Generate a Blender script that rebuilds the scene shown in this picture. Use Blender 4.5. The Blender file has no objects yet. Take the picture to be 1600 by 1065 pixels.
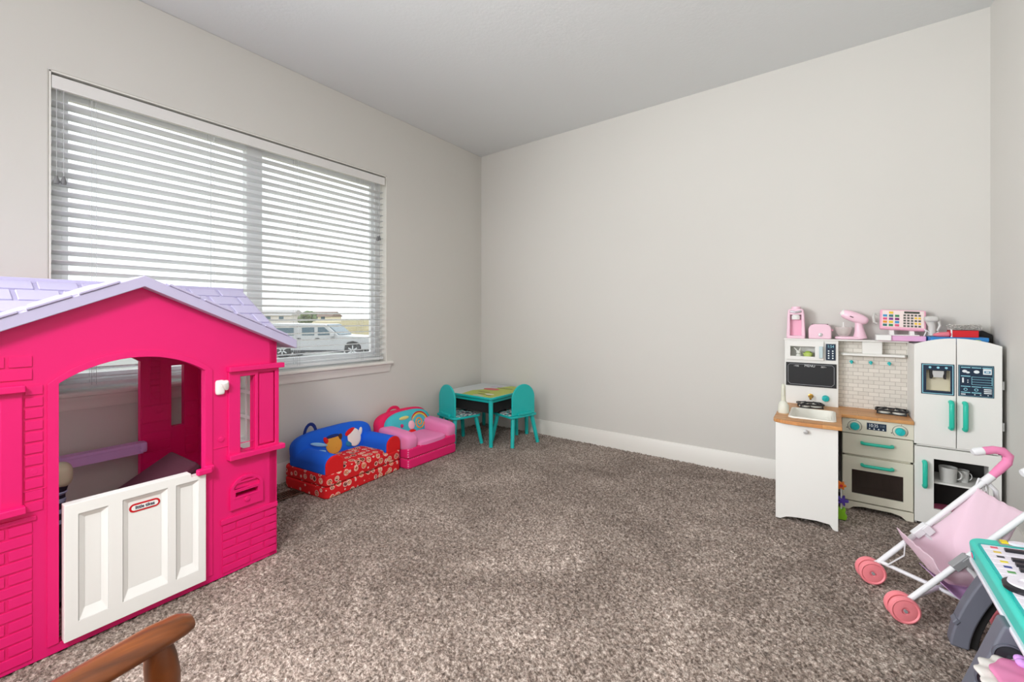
import bpy, bmesh, math, random
import numpy as np
from mathutils import Vector, Matrix, Euler
from mathutils.geometry import tessellate_polygon
S = bpy.context.scene
COL = S.collection
rnd = random.Random(7)

# ------------------------------------------------------------------ camera
W_PX, F_PX, HORIZON = 1600.0, 667.0, 495.0
CAM = (2.897, -3.356, 1.083)
YAW = math.atan2(497, 667)
cd = bpy.data.cameras.new('camera'); cam = bpy.data.objects.new('camera', cd); COL.objects.link(cam)
cam.location = CAM
cam.rotation_euler = (math.pi/2, 0, YAW)
cd.sensor_width = 36.0
cd.lens = 36.0*F_PX/W_PX
cd.shift_y = -(532.5-HORIZON)/W_PX
cd.clip_start = 0.02; cd.clip_end = 600
S.camera = cam

# ------------------------------------------------------------------ light
S.view_settings.view_transform = 'Standard'
S.view_settings.look = 'None'
S.view_settings.gamma = 1.0
S.view_settings.use_curve_mapping = False
S.view_settings.exposure = 0.01
w = bpy.data.worlds.new('sky'); S.world = w; w.use_nodes = True
wn = w.node_tree
bg = wn.nodes['Background']
bg.inputs[0].default_value = (0.86, 0.93, 0.95, 1); bg.inputs[1].default_value = 1.9

def lamp(name, kind, loc, rot, energy, color=(1, 1, 1), **kw):
    d = bpy.data.lights.new(name, kind); d.energy = energy; d.color = color
    for k, v in kw.items(): setattr(d, k, v)
    o = bpy.data.objects.new(name, d); o.location = loc; o.rotation_euler = rot; COL.objects.link(o)
    return o
def aim(p, q): return (Vector(q)-Vector(p)).to_track_quat('-Z', 'Y').to_euler()
lamp('sun', 'SUN', (10, 0, 20), (math.radians(35), math.radians(30), 0), 0.5, (1, .95, .88), angle=.01)
lamp('playhouse_fill', 'AREA', (2.7, -4.3, 2.62), aim((2.7, -4.3, 2.62), (1.1, -2.6, .3)), 19, (1, .99, .98), shape='DISK', size=.7, spread=math.radians(85))  # added fill without a fixture, brightens the playhouse front and carpet
lamp('ceiling_bounce_fill', 'AREA', (2.8, -3.75, 1.6), (math.radians(180), 0, 0), 30, (.97, .985, 1.0), shape='DISK', size=.7)  # added uplight behind the camera, brightens the ceiling, no lamp modelled
lamp('rear_left_fill', 'AREA', (.06, -4.85, 1.45), (0, math.radians(-90), 0), 50, (.93, .97, 1.0), shape='RECTANGLE', size=1.5, size_y=1.8)  # added fill against the solid left wall, no window behind it
p_ = (.3, -4.1, 1.4)
lamp('corner_fill', 'AREA', p_, aim(p_, (3.58, -1.0, 1.1)), 40, (.93, .97, 1.0), shape='RECTANGLE', size=1.1, size_y=1.5, spread=math.radians(100))  # added softbox-like fill towards the back right corner, not a window
p_ = (1.2, -5.85, 1.5)
lamp('rear_fill', 'AREA', p_, aim(p_, (2.0, 0, 1.0)), 20, (.95, .98, 1.0), shape='RECTANGLE', size=1.8, size_y=1.8, spread=math.radians(100))  # added fill in front of the closed rear wall, no opening there

# ------------------------------------------------------------------ materials
def lin(c):
    return tuple(((v/255)/12.92 if v/255 <= .04045 else ((v/255+.055)/1.055)**2.4) for v in c[:3])+(1,)
MATS = {}
def mat(name, col, rough=.5, metal=0.0, trans=0.0, transl=0.0, bump=0.0, bscale=200.0, var=0.0, vscale=6.0, spec=.5, alpha=1.0, coat=0.0):
    if name in MATS: return MATS[name]
    m = bpy.data.materials.new(name); m.use_nodes = True
    nt = m.node_tree; b = nt.nodes['Principled BSDF']
    b.inputs['Base Color'].default_value = lin(col); b.inputs['Roughness'].default_value = rough
    b.inputs['Metallic'].default_value = metal; b.inputs['Transmission Weight'].default_value = trans
    b.inputs['Specular IOR Level'].default_value = spec; b.inputs['Coat Weight'].default_value = coat
    tc = None
    if var or bump:
        tc = nt.nodes.new('ShaderNodeTexCoord')
    if var:
        n = nt.nodes.new('ShaderNodeTexNoise'); n.inputs['Scale'].default_value = vscale; n.inputs['Detail'].default_value = 4
        nt.links.new(tc.outputs['Object'], n.inputs['Vector'])
        r = nt.nodes.new('ShaderNodeValToRGB')
        c = lin(col)
        r.color_ramp.elements[0].position = .3; r.color_ramp.elements[1].position = .7
        r.color_ramp.elements[0].color = tuple(max(0, x*(1-var)) for x in c[:3])+(1,)
        r.color_ramp.elements[1].color = tuple(min(1, x*(1+var)) for x in c[:3])+(1,)
        nt.links.new(n.outputs['Fac'], r.inputs['Fac']); nt.links.new(r.outputs['Color'], b.inputs['Base Color'])
    if bump:
        n = nt.nodes.new('ShaderNodeTexNoise'); n.inputs['Scale'].default_value = bscale; n.inputs['Detail'].default_value = 3
        nt.links.new(tc.outputs['Object'], n.inputs['Vector'])
        bp = nt.nodes.new('ShaderNodeBump'); bp.inputs['Strength'].default_value = bump; bp.inputs['Distance'].default_value = .003
        nt.links.new(n.outputs['Fac'], bp.inputs['Height']); nt.links.new(bp.outputs['Normal'], b.inputs['Normal'])
    if transl:
        out = nt.nodes['Material Output']
        t = nt.nodes.new('ShaderNodeBsdfTranslucent'); t.inputs['Color'].default_value = lin(col)
        mx = nt.nodes.new('ShaderNodeMixShader'); mx.inputs[0].default_value = transl
        nt.links.new(b.outputs[0], mx.inputs[1]); nt.links.new(t.outputs[0], mx.inputs[2]); nt.links.new(mx.outputs[0], out.inputs['Surface'])
    if alpha < 1:
        out = nt.nodes['Material Output']
        t = nt.nodes.new('ShaderNodeBsdfTransparent')
        mx = nt.nodes.new('ShaderNodeMixShader'); mx.inputs[0].default_value = alpha
        nt.links.new(t.outputs[0], mx.inputs[1]); nt.links.new(b.outputs[0], mx.inputs[2]); nt.links.new(mx.outputs[0], out.inputs['Surface'])
    MATS[name] = m
    return m
def mat_nodes(name, fn, rough=.8):
    if name in MATS: return MATS[name]
    m = bpy.data.materials.new(name); m.use_nodes = True
    nt = m.node_tree; b = nt.nodes['Principled BSDF']; b.inputs['Roughness'].default_value = rough
    fn(nt, b); MATS[name] = m
    return m
def node(nt, t, **kw):
    n = nt.nodes.new(t)
    for k, v in kw.items():
        if k in n.inputs: n.inputs[k].default_value = v
        else: setattr(n, k, v)
    return n
def ramp(nt, stops, interp='LINEAR'):
    r = nt.nodes.new('ShaderNodeValToRGB'); e = r.color_ramp.elements; r.color_ramp.interpolation = interp
    while len(e) > 1: e.remove(e[-1])
    for i, (p, c) in enumerate(stops):
        x = e[0] if i == 0 else e.new(p)
        x.position = p; x.color = lin(c)
    return r

# ------------------------------------------------------------------ mesh building
AX = {'xy': (0, 1, 2), 'xz': (0, 2, 1), 'yz': (1, 2, 0)}
class MB:
    def __init__(s, off=(0, 0, 0)):
        s.v = []; s.f = []; s.m = []; s.off = Vector(off)
    def add(s, vs, fs, m=0, M=None):
        b = len(s.v)
        for p in vs:
            p = Vector(p)
            s.v.append(M @ p if M is not None else p)
        for f in fs: s.f.append([b+i for i in f]); s.m.append(m)
        return s
    def box(s, x0, x1, y0, y1, z0, z1, m=0, M=None):
        vs = [(x, y, z) for x in (x0, x1) for y in (y0, y1) for z in (z0, z1)]
        return s.add(vs, [(0, 1, 3, 2), (4, 6, 7, 5), (0, 4, 5, 1), (2, 3, 7, 6), (0, 2, 6, 4), (1, 5, 7, 3)], m, M)
    def cbox(s, c, d, rot=(0, 0, 0), m=0):
        M = Matrix.Translation(c) @ Euler(rot).to_matrix().to_4x4()
        return s.box(-d[0]/2, d[0]/2, -d[1]/2, d[1]/2, -d[2]/2, d[2]/2, m, M)
    def prism(s, outer, lo, hi, plane='xz', holes=(), m=0, M=None):
        a, b, c = AX[plane]
        loops = [list(outer)]+[list(h) for h in holes]
        tri = tessellate_polygon([[Vector((p[0], p[1], 0)) for p in L] for L in loops])
        flat = [p for L in loops for p in L]; n = len(flat)
        def P(p, t):
            q = [0, 0, 0]; q[a] = p[0]; q[b] = p[1]; q[c] = t; return q
        vs = [P(p, lo) for p in flat]+[P(p, hi) for p in flat]
        fs = []
        if len(loops) == 1:
            fs.append(tuple(range(n))); fs.append(tuple(range(2*n-1, n-1, -1)))
        else:
            for t in tri: fs.append(tuple(t)); fs.append(tuple(i+n for i in reversed(t)))
        k = 0
        for L in loops:
            q = len(L)
            for i in range(q):
                j = (i+1) % q
                fs.append((k+i, k+j, n+k+j, n+k+i))
            k += q
        return s.add(vs, fs, m, M)
    def tube(s, path, r, n=10, m=0, cap=True, M=None, closed=False, flat=None):
        path = [Vector(p) for p in path]; k = len(path)
        rs = r if isinstance(r, (list, tuple)) else [r]*k
        vs = []; fs = []
        up = None
        for i, p in enumerate(path):
            if closed: t = (path[(i+1) % k]-path[i-1]).normalized()
            else: t = (path[min(i+1, k-1)]-path[max(i-1, 0)]).normalized()
            if up is None:
                up = Vector((0, 0, 1)) if abs(t.z) < .9 else Vector((1, 0, 0))
            u = (up-t*up.dot(t)).normalized(); up = u
            w_ = t.cross(u)
            for j in range(n):
                a = 2*math.pi*j/n
                vs.append(p+u*math.cos(a)*rs[i]*(flat[0] if flat else 1)+w_*math.sin(a)*rs[i]*(flat[1] if flat else 1))
        for i in range(k if closed else k-1):
            for j in range(n):
                i2 = (i+1) % k; j2 = (j+1) % n
                fs.append((i*n+j, i*n+j2, i2*n+j2, i2*n+j))
        if cap and not closed:
            fs.append(tuple(range(n-1, -1, -1))); fs.append(tuple((k-1)*n+j for j in range(n)))
        return s.add(vs, fs, m, M)
    def lathe(s, prof, M=None, n=24, m=0):
        vs = []; fs = []; k = len(prof)
        for r, z in prof:
            for j in range(n):
                a = 2*math.pi*j/n; vs.append((r*math.cos(a), r*math.sin(a), z))
        for i in range(k-1):
            for j in range(n):
                j2 = (j+1) % n
                fs.append((i*n+j, i*n+j2, (i+1)*n+j2, (i+1)*n+j))
        if prof[0][0] > 1e-6: fs.append(tuple(range(n-1, -1, -1)))
        if prof[-1][0] > 1e-6: fs.append(tuple((k-1)*n+j for j in range(n)))
        return s.add(vs, fs, m, M)
    def squad(s, c, r, e1=.5, e2=.5, nu=28, nv=16, m=0, rot=(0, 0, 0)):
        """soft box / pillow: superquadric"""
        M = Matrix.Translation(c) @ Euler(rot).to_matrix().to_4x4()
        sp = lambda v, e: math.copysign(abs(v)**e, v)
        vs = []; fs = []
        for i in range(nv+1):
            a = -math.pi/2+math.pi*i/nv
            for j in range(nu):
                b = 2*math.pi*j/nu
                vs.append((r[0]*sp(math.cos(a), e1)*sp(math.cos(b), e2), r[1]*sp(math.cos(a), e1)*sp(math.sin(b), e2), r[2]*sp(math.sin(a), e1)))
        for i in range(nv):
            for j in range(nu):
                j2 = (j+1) % nu
                fs.append((i*nu+j, i*nu+j2, (i+1)*nu+j2, (i+1)*nu+j))
        return s.add(vs, fs, m, M)
    def grid(s, fn, nu, nv, m=0, M=None):
        vs = [fn(i/nu, j/nv) for i in range(nu+1) for j in range(nv+1)]
        fs = [(i*(nv+1)+j, (i+1)*(nv+1)+j, (i+1)*(nv+1)+j+1, i*(nv+1)+j+1) for i in range(nu) for j in range(nv)]
        return s.add(vs, fs, m, M)
    def build(s, name, mats, parent=None, bevel=0, sub=0, smooth=True, solid=0, angle=35, seg=2):
        me = bpy.data.meshes.new(name)
        me.from_pydata([tuple(p-s.off) for p in s.v], [], s.f)
        if not isinstance(mats, (list, tuple)): mats = [mats]
        for q in mats: me.materials.append(q)
        if len(mats) > 1: me.polygons.foreach_set('material_index', s.m)
        bm = bmesh.new(); bm.from_mesh(me)
        bmesh.ops.remove_doubles(bm, verts=bm.verts, dist=1e-6)
        bmesh.ops.recalc_face_normals(bm, faces=bm.faces); bm.to_mesh(me); bm.free()
        if smooth:
            me.polygons.foreach_set('use_smooth', [True]*len(me.polygons))
            me.set_sharp_from_angle(angle=math.radians(angle))
        o = bpy.data.objects.new(name, me); COL.objects.link(o)
        if parent: o.parent = parent
        if solid:
            q = o.modifiers.new('solid', 'SOLIDIFY'); q.thickness = solid; q.offset = 0
        if bevel:
            q = o.modifiers.new('bevel', 'BEVEL'); q.width = bevel; q.segments = seg; q.limit_method = 'ANGLE'; q.angle_limit = math.radians(30); q.harden_normals = smooth
        if sub:
            q = o.modifiers.new('sub', 'SUBSURF'); q.levels = sub; q.render_levels = sub
        return o
def tag(o, label=None, cat=None, group=None, kind=None):
    if label: o['label'] = label
    if cat: o['category'] = cat
    if group: o['group'] = group
    if kind: o['kind'] = kind
    return o
def thing(name, label, cat, loc=(0, 0, 0), rz=0, group=None):
    o = bpy.data.objects.new(name, None); o.empty_display_size = .1; COL.objects.link(o)
    o.location = loc; o.rotation_euler = (0, 0, rz)
    return tag(o, label, cat, group)
def copy_tree(o, parent=None):
    c = o.copy(); COL.objects.link(c)
    if parent: c.parent = parent
    for ch in list(o.children): copy_tree(ch, c)
    return c
def text(body, size, loc, rot, m, name, parent, off=(0, 0, 0), ext=.0008, bold=0.0, sx=1.0, align='CENTER'):
    cu = bpy.data.curves.new('txt', 'FONT'); cu.body = body; cu.size = size; cu.extrude = ext; cu.offset = bold
    cu.align_x = align; cu.align_y = 'CENTER'; cu.resolution_u = 3
    t = bpy.data.objects.new('txt', cu); COL.objects.link(t)
    dg = bpy.context.evaluated_depsgraph_get()
    me = bpy.data.meshes.new_from_object(t.evaluated_get(dg))
    COL.objects.unlink(t); bpy.data.objects.remove(t)
    M = Matrix.Translation(Vector(loc)-Vector(off)) @ Euler(rot).to_matrix().to_4x4() @ Matrix.Diagonal((sx, 1, 1, 1))
    me.transform(M); me.materials.clear(); me.materials.append(m)
    o = bpy.data.objects.new(name, me); COL.objects.link(o)
    if parent: o.parent = parent
    return o
def circ(cx, cy, rx, ry=None, n=24, a0=0, a1=2*math.pi):
    ry = rx if ry is None else ry
    full = abs(a1-a0-2*math.pi) < 1e-6
    return [(cx+rx*math.cos(a0+(a1-a0)*i/(n if full else n-1)), cy+ry*math.sin(a0+(a1-a0)*i/(n if full else n-1))) for i in range(n)]
def rect(a0, a1, b0, b1): return [(a0, b0), (a1, b0), (a1, b1), (a0, b1)]
def rrect(a0, a1, b0, b1, r, n=5):
    out = []
    for cx, cy, s in ((a1-r, b0+r, -90), (a1-r, b1-r, 0), (a0+r, b1-r, 90), (a0+r, b0+r, 180)):
        for i in range(n+1):
            t = math.radians(s+90*i/n); out.append((cx+r*math.cos(t), cy+r*math.sin(t)))
    return out
def TR(loc, rot=(0, 0, 0)): return Matrix.Translation(loc) @ Euler(rot).to_matrix().to_4x4()

WHITE = mat('white paint', (236, 235, 231), .45)
TRIM = mat('trim white', (232, 229, 222), .4)
# ================================================================== the room
H = 2.74; RX = 3.584; RY = -6.0
WALL = mat('wall paint', (214, 211, 205), .85, var=.012, vscale=1.2)
CEIL = mat('ceiling paint', (226, 228, 228), .9, bump=.25, bscale=60)
def carpet_nodes(nt, b):
    tc = node(nt, 'ShaderNodeTexCoord')
    n1 = node(nt, 'ShaderNodeTexNoise', Scale=95.0, Detail=3.0, Roughness=.7)
    n2 = node(nt, 'ShaderNodeTexNoise', Scale=2.2, Detail=3.0, Roughness=.55, Distortion=.8)
    n3 = node(nt, 'ShaderNodeTexWhiteNoise')
    for n in (n1, n2): nt.links.new(tc.outputs['Object'], n.inputs['Vector'])
    r1 = ramp(nt, [(.28, (76, 63, 56)), (.42, (130, 114, 104)), (.54, (180, 163, 152)), (.68, (230, 216, 205))])
    nt.links.new(n1.outputs['Fac'], r1.inputs['Fac'])
    r2 = ramp(nt, [(.35, (205, 202, 200)), (.55, (232, 231, 230)), (.68, (255, 255, 255))])
    nt.links.new(n2.outputs['Fac'], r2.inputs['Fac'])
    mx = node(nt, 'ShaderNodeMix', data_type='RGBA', blend_type='MULTIPLY'); mx.inputs[0].default_value = 1
    nt.links.new(r1.outputs['Color'], mx.inputs[6]); nt.links.new(r2.outputs['Color'], mx.inputs[7])
    nt.links.new(mx.outputs[2], b.inputs['Base Color'])
    n4 = node(nt, 'ShaderNodeTexNoise', Scale=160.0, Detail=2.0)
    nt.links.new(tc.outputs['Object'], n4.inputs['Vector'])
    bp = node(nt, 'ShaderNodeBump'); bp.inputs['Strength'].default_value = .6; bp.inputs['Distance'].default_value = .008
    nt.links.new(n4.outputs['Fac'], bp.inputs['Height']); nt.links.new(bp.outputs['Normal'], b.inputs['Normal'])
    b.inputs['Specular IOR Level'].default_value = .15
    b.inputs['Sheen Weight'].default_value = .1
CARPET = mat_nodes('carpet', carpet_nodes, .95)
def make_floor():
    st = .0085; nx = int(RX/st); ny = int(3.95/st)
    rs = np.random.RandomState(3)
    X, Y = np.meshgrid(np.linspace(0, RX, nx+1), np.linspace(0, -3.95, ny+1), indexing='ij')
    Z = rs.uniform(-.011, .001, X.shape)
    jx = rs.uniform(-.0032, .0032, X.shape); jy = rs.uniform(-.0032, .0032, X.shape)
    jx[0] = jx[-1] = 0; jy[:, 0] = jy[:, -1] = 0
    v = np.stack([X+jx, Y+jy, Z], -1).reshape(-1, 3)
    i, j = np.meshgrid(np.arange(nx), np.arange(ny), indexing='ij')
    a = (i*(ny+1)+j).ravel(); q = np.stack([a, a+1, a+ny+2, a+ny+1], -1)
    nv = len(v)
    v = np.vstack([v, [[0, -3.95, -.005], [RX, -3.95, -.005], [RX, RY, -.005], [0, RY, -.005], [0, 0, -.06], [RX, 0, -.06], [RX, RY, -.06], [0, RY, -.06]]])
    q = np.vstack([q, [[nv, nv+3, nv+2, nv+1], [nv+4, nv+5, nv+6, nv+7]]]).astype(np.int32)
    me = bpy.data.meshes.new('floor')
    me.vertices.add(len(v)); me.vertices.foreach_set('co', v.ravel())
    me.loops.add(q.size); me.loops.foreach_set('vertex_index', q.ravel())
    me.polygons.add(len(q)); me.polygons.foreach_set('loop_start', np.arange(0, q.size, 4, dtype=np.int32))
    me.update(calc_edges=True); me.validate()
    me.materials.append(CARPET)
    o = bpy.data.objects.new('floor', me); COL.objects.link(o); tag(o, kind='structure')
make_floor()
def struct(name, mb, m, **kw):
    return tag(mb.build(name, m, **kw), kind='structure')
WY0, WY1, WZ0, WZ1 = -3.052, -1.178, .722, 2.228
T = .17
struct('wall_left', MB().prism(rect(RY-.1, .1, -.06, H), -T, 0, 'yz', holes=[rect(WY0, WY1, WZ0, WZ1)]), WALL, bevel=.008)
struct('wall_back', MB().box(0, RX, 0, .1, -.06, H), WALL)
struct('wall_right', MB().box(RX, RX+.1, RY-.1, .1, -.06, H), WALL)
struct('wall_rear', MB().box(0, RX, RY-.1, RY, -.06, H), WALL)
struct('ceiling', MB().box(-T, RX+.1, RY-.1, .1, H, H+.1), CEIL)
def base_prof(t=.014, h=.125): return [(0, -.03), (t, -.03), (t, h-.018), (t-.004, h-.010), (t-.006, h), (0, h)]
struct('baseboard_left', MB().prism([(p[0], p[1]) for p in base_prof()], RY, 0, 'xz'), TRIM)
struct('baseboard_back', MB().prism([(-p[0], p[1]) for p in base_prof()], 0, RX, 'yz'), TRIM)
struct('baseboard_right', MB().prism([(RX-p[0], p[1]) for p in base_prof()], RY, 0, 'xz'), TRIM)
# ---- window
win = tag(bpy.data.objects.new('window_1', None), kind='structure'); COL.objects.link(win); win.location = (-.1, (WY0+WY1)/2, WZ0)
wo = win.location
VINYL = mat('white vinyl', (246, 247, 249), .35, transl=.18)
f = MB(wo)
f.prism(rect(WY0, WY1, WZ0, WZ1), -.15, -.085, 'yz', holes=[rect(WY0+.05, -2.185, WZ0+.05, WZ1-.05), rect(-2.09, WY1-.05, WZ0+.05, WZ1-.05)])
f.build('window_frame', VINYL, win, bevel=.004)
f = MB(wo).prism(rect(WY0+.045, -2.14, WZ0+.045, WZ1-.045), -.13, -.10, 'yz', holes=[rect(WY0+.075, -2.175, WZ0+.08, WZ1-.08)])
f.build('sash', VINYL, win, bevel=.003)
f = MB(wo).prism(rect(-2.137, WY1-.045, WZ0+.045, WZ1-.045), -.135, -.105, 'yz', holes=[rect(-2.10, WY1-.075, WZ0+.08, WZ1-.08)])
f.build('sash', VINYL, win, bevel=.003)
GLASS = mat('window glass', (255, 255, 255), .0, alpha=.06)
MB(wo).box(-.119, -.115, WY0+.07, -2.17, WZ0+.07, WZ1-.07).build('window_pane', GLASS, win)
MB(wo).box(-.123, -.119, -2.105, WY1-.07, WZ0+.07, WZ1-.07).build('window_pane', GLASS, win)
# sill and apron
sill = MB().prism([(-.085, .700), (.030, .700), (.038, .706), (.038, .718), (.030, .724), (-.085, .724)], WY0-.04, WY1+.04, 'xz')
struct('trim_1', sill, TRIM)
apr = MB().prism([(0, .638), (.010, .640), (.014, .655), (.014, .672), (.022, .684), (.026, .700), (0, .700)], WY0-.03, WY1+.025, 'xz')
struct('trim_2', apr, TRIM)
# white jamb liners of the opening
j = MB()
j.box(-.085, .001, WY1-.006, WY1+.0005, WZ0, WZ1); j.box(-.085, .001, WY0-.0005, WY0+.006, WZ0, WZ1); j.box(-.085, .001, WY0, WY1, WZ1-.006, WZ1+.0005)
struct('trim_3', j, TRIM)

# ---- blind
SLAT = mat('blind slat', (246, 247, 248), .45, transl=.45)
bl = thing('window_blind', 'wide white horizontal slat blind hanging in the window', 'blind', (-.035, (WY0+WY1)/2, WZ0+.004))
bo = bl.location
bx = -.035; y0 = WY0+.012; y1 = WY1-.022
v = MB(bo); v.box(-.006, .004, y0-.004, y1+.004, 2.148, 2.208); v.build('valance', mat('valance white', (226, 224, 221), .5), bl, bevel=.002)
MB(bo).box(bx-.028, bx+.022, y0, y1, 2.165, 2.215).build('head_rail', mat('blind rail', (238, 238, 236), .4), bl, bevel=.002)
NS = 29; zt, zb = 2.088, .782
for k in range(NS):
    z = zt+(zb-zt)*k/(NS-1)
    def fn(u, t, z=z):
        y = y0+(y1-y0)*u
        a = math.radians(20-14*u)
        q = (t-.5)
        cr = .0022*(1-4*q*q)
        return (bx+.05*q*math.cos(a), y, z+.05*q*math.sin(a)+cr)
    s = MB(bo).grid(fn, 14, 4); s.build('slat', SLAT, bl, solid=.0028)
MB(bo).box(bx-.025, bx+.025, y0, y1, .742, .760).build('bottom_rail', SLAT, bl, bevel=.003)
CORD = mat('blind cord', (196, 198, 200), .8)
for y in (-2.90, -2.397, -1.892, -1.40, -1.23):
    c = MB(bo)
    for dx in (.0265, -.0265):
        for dy in (-.008, .008): c.tube([(bx+dx, y+dy, 2.165), (bx+dx, y+dy, .75)], .0009, 5)
    c.build('ladder_cord', CORD, bl)
TAS = mat('grey tassel', (120, 120, 122), .5)
def tassel(y, zlo):
    x = -.001
    o = MB(bo).tube([(x, y, 2.15), (x, y, zlo)], .0011, 5).build('pull_cord', CORD, bl)
    MB(bo).lathe([(0, .02), (.004, .02), (.007, .008), (.011, -.008), (.009, -.018), (0, -.02)], TR((x, y, zlo-.012)), 14).build('tassel', TAS, o)
tassel(-3.028, 1.735); tassel(-3.005, 1.738)
tassel(-1.262, 1.722); tassel(-1.246, 1.728)

# floor register
REG = mat('brown register', (96, 74, 58), .5, .2)
r = thing('floor_register', 'brown slotted floor vent let into the carpet beside the playhouse', 'vent', (.245, -2.13, .0))
ro = r.location
fr = MB(ro).prism(rect(.19, .30, -2.32, -1.985), .0, .006, 'xy', holes=[rect(.205, .285, -2.305, -2.0)]); fr.build('vent_frame', REG, r, bevel=.002)
g = MB(ro)
for k in range(22):
    y = -2.30+k*.0138
    g.box(.205, .285, y, y+.006, -.002, .0045)
g.build('louvre', REG, r)
MB(ro).box(.2, .29, -2.31, -1.995, -.012, -.003).build('duct', mat('dark duct', (30, 25, 22), .9), r)

# ================================================================== outside
def gnd(nt, b):
    tc = node(nt, 'ShaderNodeTexCoord'); n = node(nt, 'ShaderNodeTexNoise', Scale=.35, Detail=6.0)
    nt.links.new(tc.outputs['Object'], n.inputs['Vector'])
    r = ramp(nt, [(.35, (134, 120, 78)), (.5, (152, 138, 96)), (.65, (164, 154, 122))])
    nt.links.new(n.outputs['Fac'], r.inputs['Fac']); nt.links.new(r.outputs['Color'], b.inputs['Base Color'])
GROUND = mat_nodes('dry grass', gnd, .95)
struct('ground', MB().box(-420, -.17, -160, 330, -1.3, -1.01), GROUND)
struct('driveway', MB().box(-27, -8, -14, 40, -1.012, -1.0), mat('pale concrete', (156, 155, 150), .9, var=.05))
CARW = mat('car white', (172, 173, 175), .25, coat=.5); TINT = mat('car glass', (72, 96, 110), .08)
TYRE = mat('tyre', (42, 42, 44), .8); RIM = mat('alloy', (205, 206, 208), .3, .6); DARKP = mat('car dark plastic', (52, 54, 58), .6)
px, py = -19.2, 6.957; qx, qy = -16.36, 9.073
ang = math.atan2(qy-py, qx-px); wb = math.hypot(qx-px, qy-py)
cr = thing('car', 'white long SUV parked outside on pale concrete, seen through the blind', 'car', (px, py, -1.0), ang)
# local: x forward, rear wheel contact at 0,0 ; body extends to +y (away)
body = [(-.95, .45), (-.42, .40), (-.40, .62), (-.26, .80), (0, .86), (.26, .80), (.40, .62), (.42, .34), (wb-.42, .34), (wb-.40, .62), (wb-.26, .80), (wb, .86), (wb+.26, .80), (wb+.40, .62), (wb+.42, .42), (wb+.86, .44), (wb+.90, .80), (wb+.80, 1.06), (wb-.72, 1.16), (wb-1.38, 1.72), (-.62, 1.76), (-.96, 1.12)]
B = MB().prism(body, -.02, 1.88, 'xz'); B.build('body', CARW, cr, bevel=.04)
for nm, poly in (('window_glass', [(-.60, 1.16), (-.40, 1.62), (.60, 1.62), (.60, 1.16)]), ('window_glass', [(1.0, 1.16), (1.0, 1.62), (1.62, 1.62), (1.62, 1.16)]), ('window_glass', [(1.80, 1.16), (1.80, 1.62), (wb-1.46, 1.60), (wb-.98, 1.18)])):
    MB().prism(poly, -.035, -.015, 'xz').build(nm, TINT, cr, bevel=.01)
MB().prism([(wb-1.34, 1.68), (wb-.74, 1.17), (wb-.71, 1.19), (wb-1.31, 1.71)], .12, 1.74, 'xz').build('windscreen', TINT, cr)
for x in (0, wb):
    for y in (.12, 1.72):
        t = MB().lathe([(.18, -.12), (.36, -.12), (.40, -.08), (.40, .08), (.36, .12), (.18, .12)], TR((x, y, .40), (math.pi/2, 0, 0)), 28).build('tyre', TYRE, cr)
        r_ = MB().lathe([(0, .10), (.26, .11), (.26, -.1), (0, -.1)], TR((x, y, .40), (math.pi/2, 0, 0)), 24, 1)
        for k in range(6):
            r_.add(*(lambda q: (q.v, q.f))(MB().box(-.03, .03, .05, .25, .105, .135)), m=0, M=TR((x, y, .40), (math.pi/2, 0, 0)) @ Matrix.Rotation(k*math.pi/3, 4, 'Z'))
        r_.build('rim', [RIM, DARKP], t)
MB().box(.44, wb-.44, -.05, .02, .30, .42).build('running_board', DARKP, cr, bevel=.02)
for x in (.75, 1.68, wb-1.1): MB().box(x, x+.2, -.05, -.02, .98, 1.03).build('door_handle', DARKP, cr, bevel=.01)
MB().box(wb-1.08, wb-.90, -.22, -.02, 1.10, 1.28).build('side_mirror', CARW, cr, bevel=.03)
MB().box(wb+.74, wb+.90, .0, .5, .78, .98).build('headlight', mat('lens', (220, 225, 230), .1), cr, bevel=.02)
MB().box(-.97, -.86, -.025, .2, .92, 1.4).build('tail_light', mat('red lens', (170, 30, 30), .2), cr, bevel=.02)
# distant houses
def house(x, y, L, Dp, h, wall, roof, label, rz):
    t = thing('house', label, 'house', (x, y, -1.0), rz)
    MB().box(-L/2, L/2, -Dp/2, Dp/2, -.2, h).build('wall', mat('siding '+label[:9], wall, .8), t)
    MB().prism([(-Dp/2-.6, h), (Dp/2+.6, h), (0, h+2.0)], -L/2-.5, L/2+.5, 'yz').build('roof', mat('roof '+label[:9], roof, .8), t)
    for k in range(3):
        MB().box(-L/2+2+k*(L-6)/2, -L/2+3.6+k*(L-6)/2, -Dp/2-.05, -Dp/2+.02, 1.0, 2.3).build('window', TINT, t)
        MB().box(-L/2+2+k*(L-6)/2, -L/2+3.6+k*(L-6)/2, Dp/2-.02, Dp/2+.05, 1.0, 2.3).build('window', TINT, t)
def far(pxl, dist):
    a = (pxl-800)/667
    fx, fy = -math.sin(YAW), math.cos(YAW); rx_, ry_ = math.cos(YAW), math.sin(YAW)
    return CAM[0]+dist*(fx+a*rx_), CAM[1]+dist*(fy+a*ry_)
x, y = far(432, 150); house(x, y, 15, 9, 2.6, (206, 200, 196), (176, 172, 172), 'pale grey far house standing left of the bush beyond the field', math.radians(35))
x, y = far(503, 170); house(x, y, 12, 8, 2.2, (236, 226, 200), (120, 100, 90), 'small cream far house standing right of the bush beyond the field', math.radians(30))
x, y = far(481, 110)
tr = thing('tree', 'small round dark green bush far beyond the field outside', 'tree', (x, y, -1.0))
MB().tube([(0, 0, -.1), (.05, 0, 1.2)], [.18, .1], 8).build('trunk', mat('bark', (90, 76, 60), .9), tr)
lf = MB()
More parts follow.
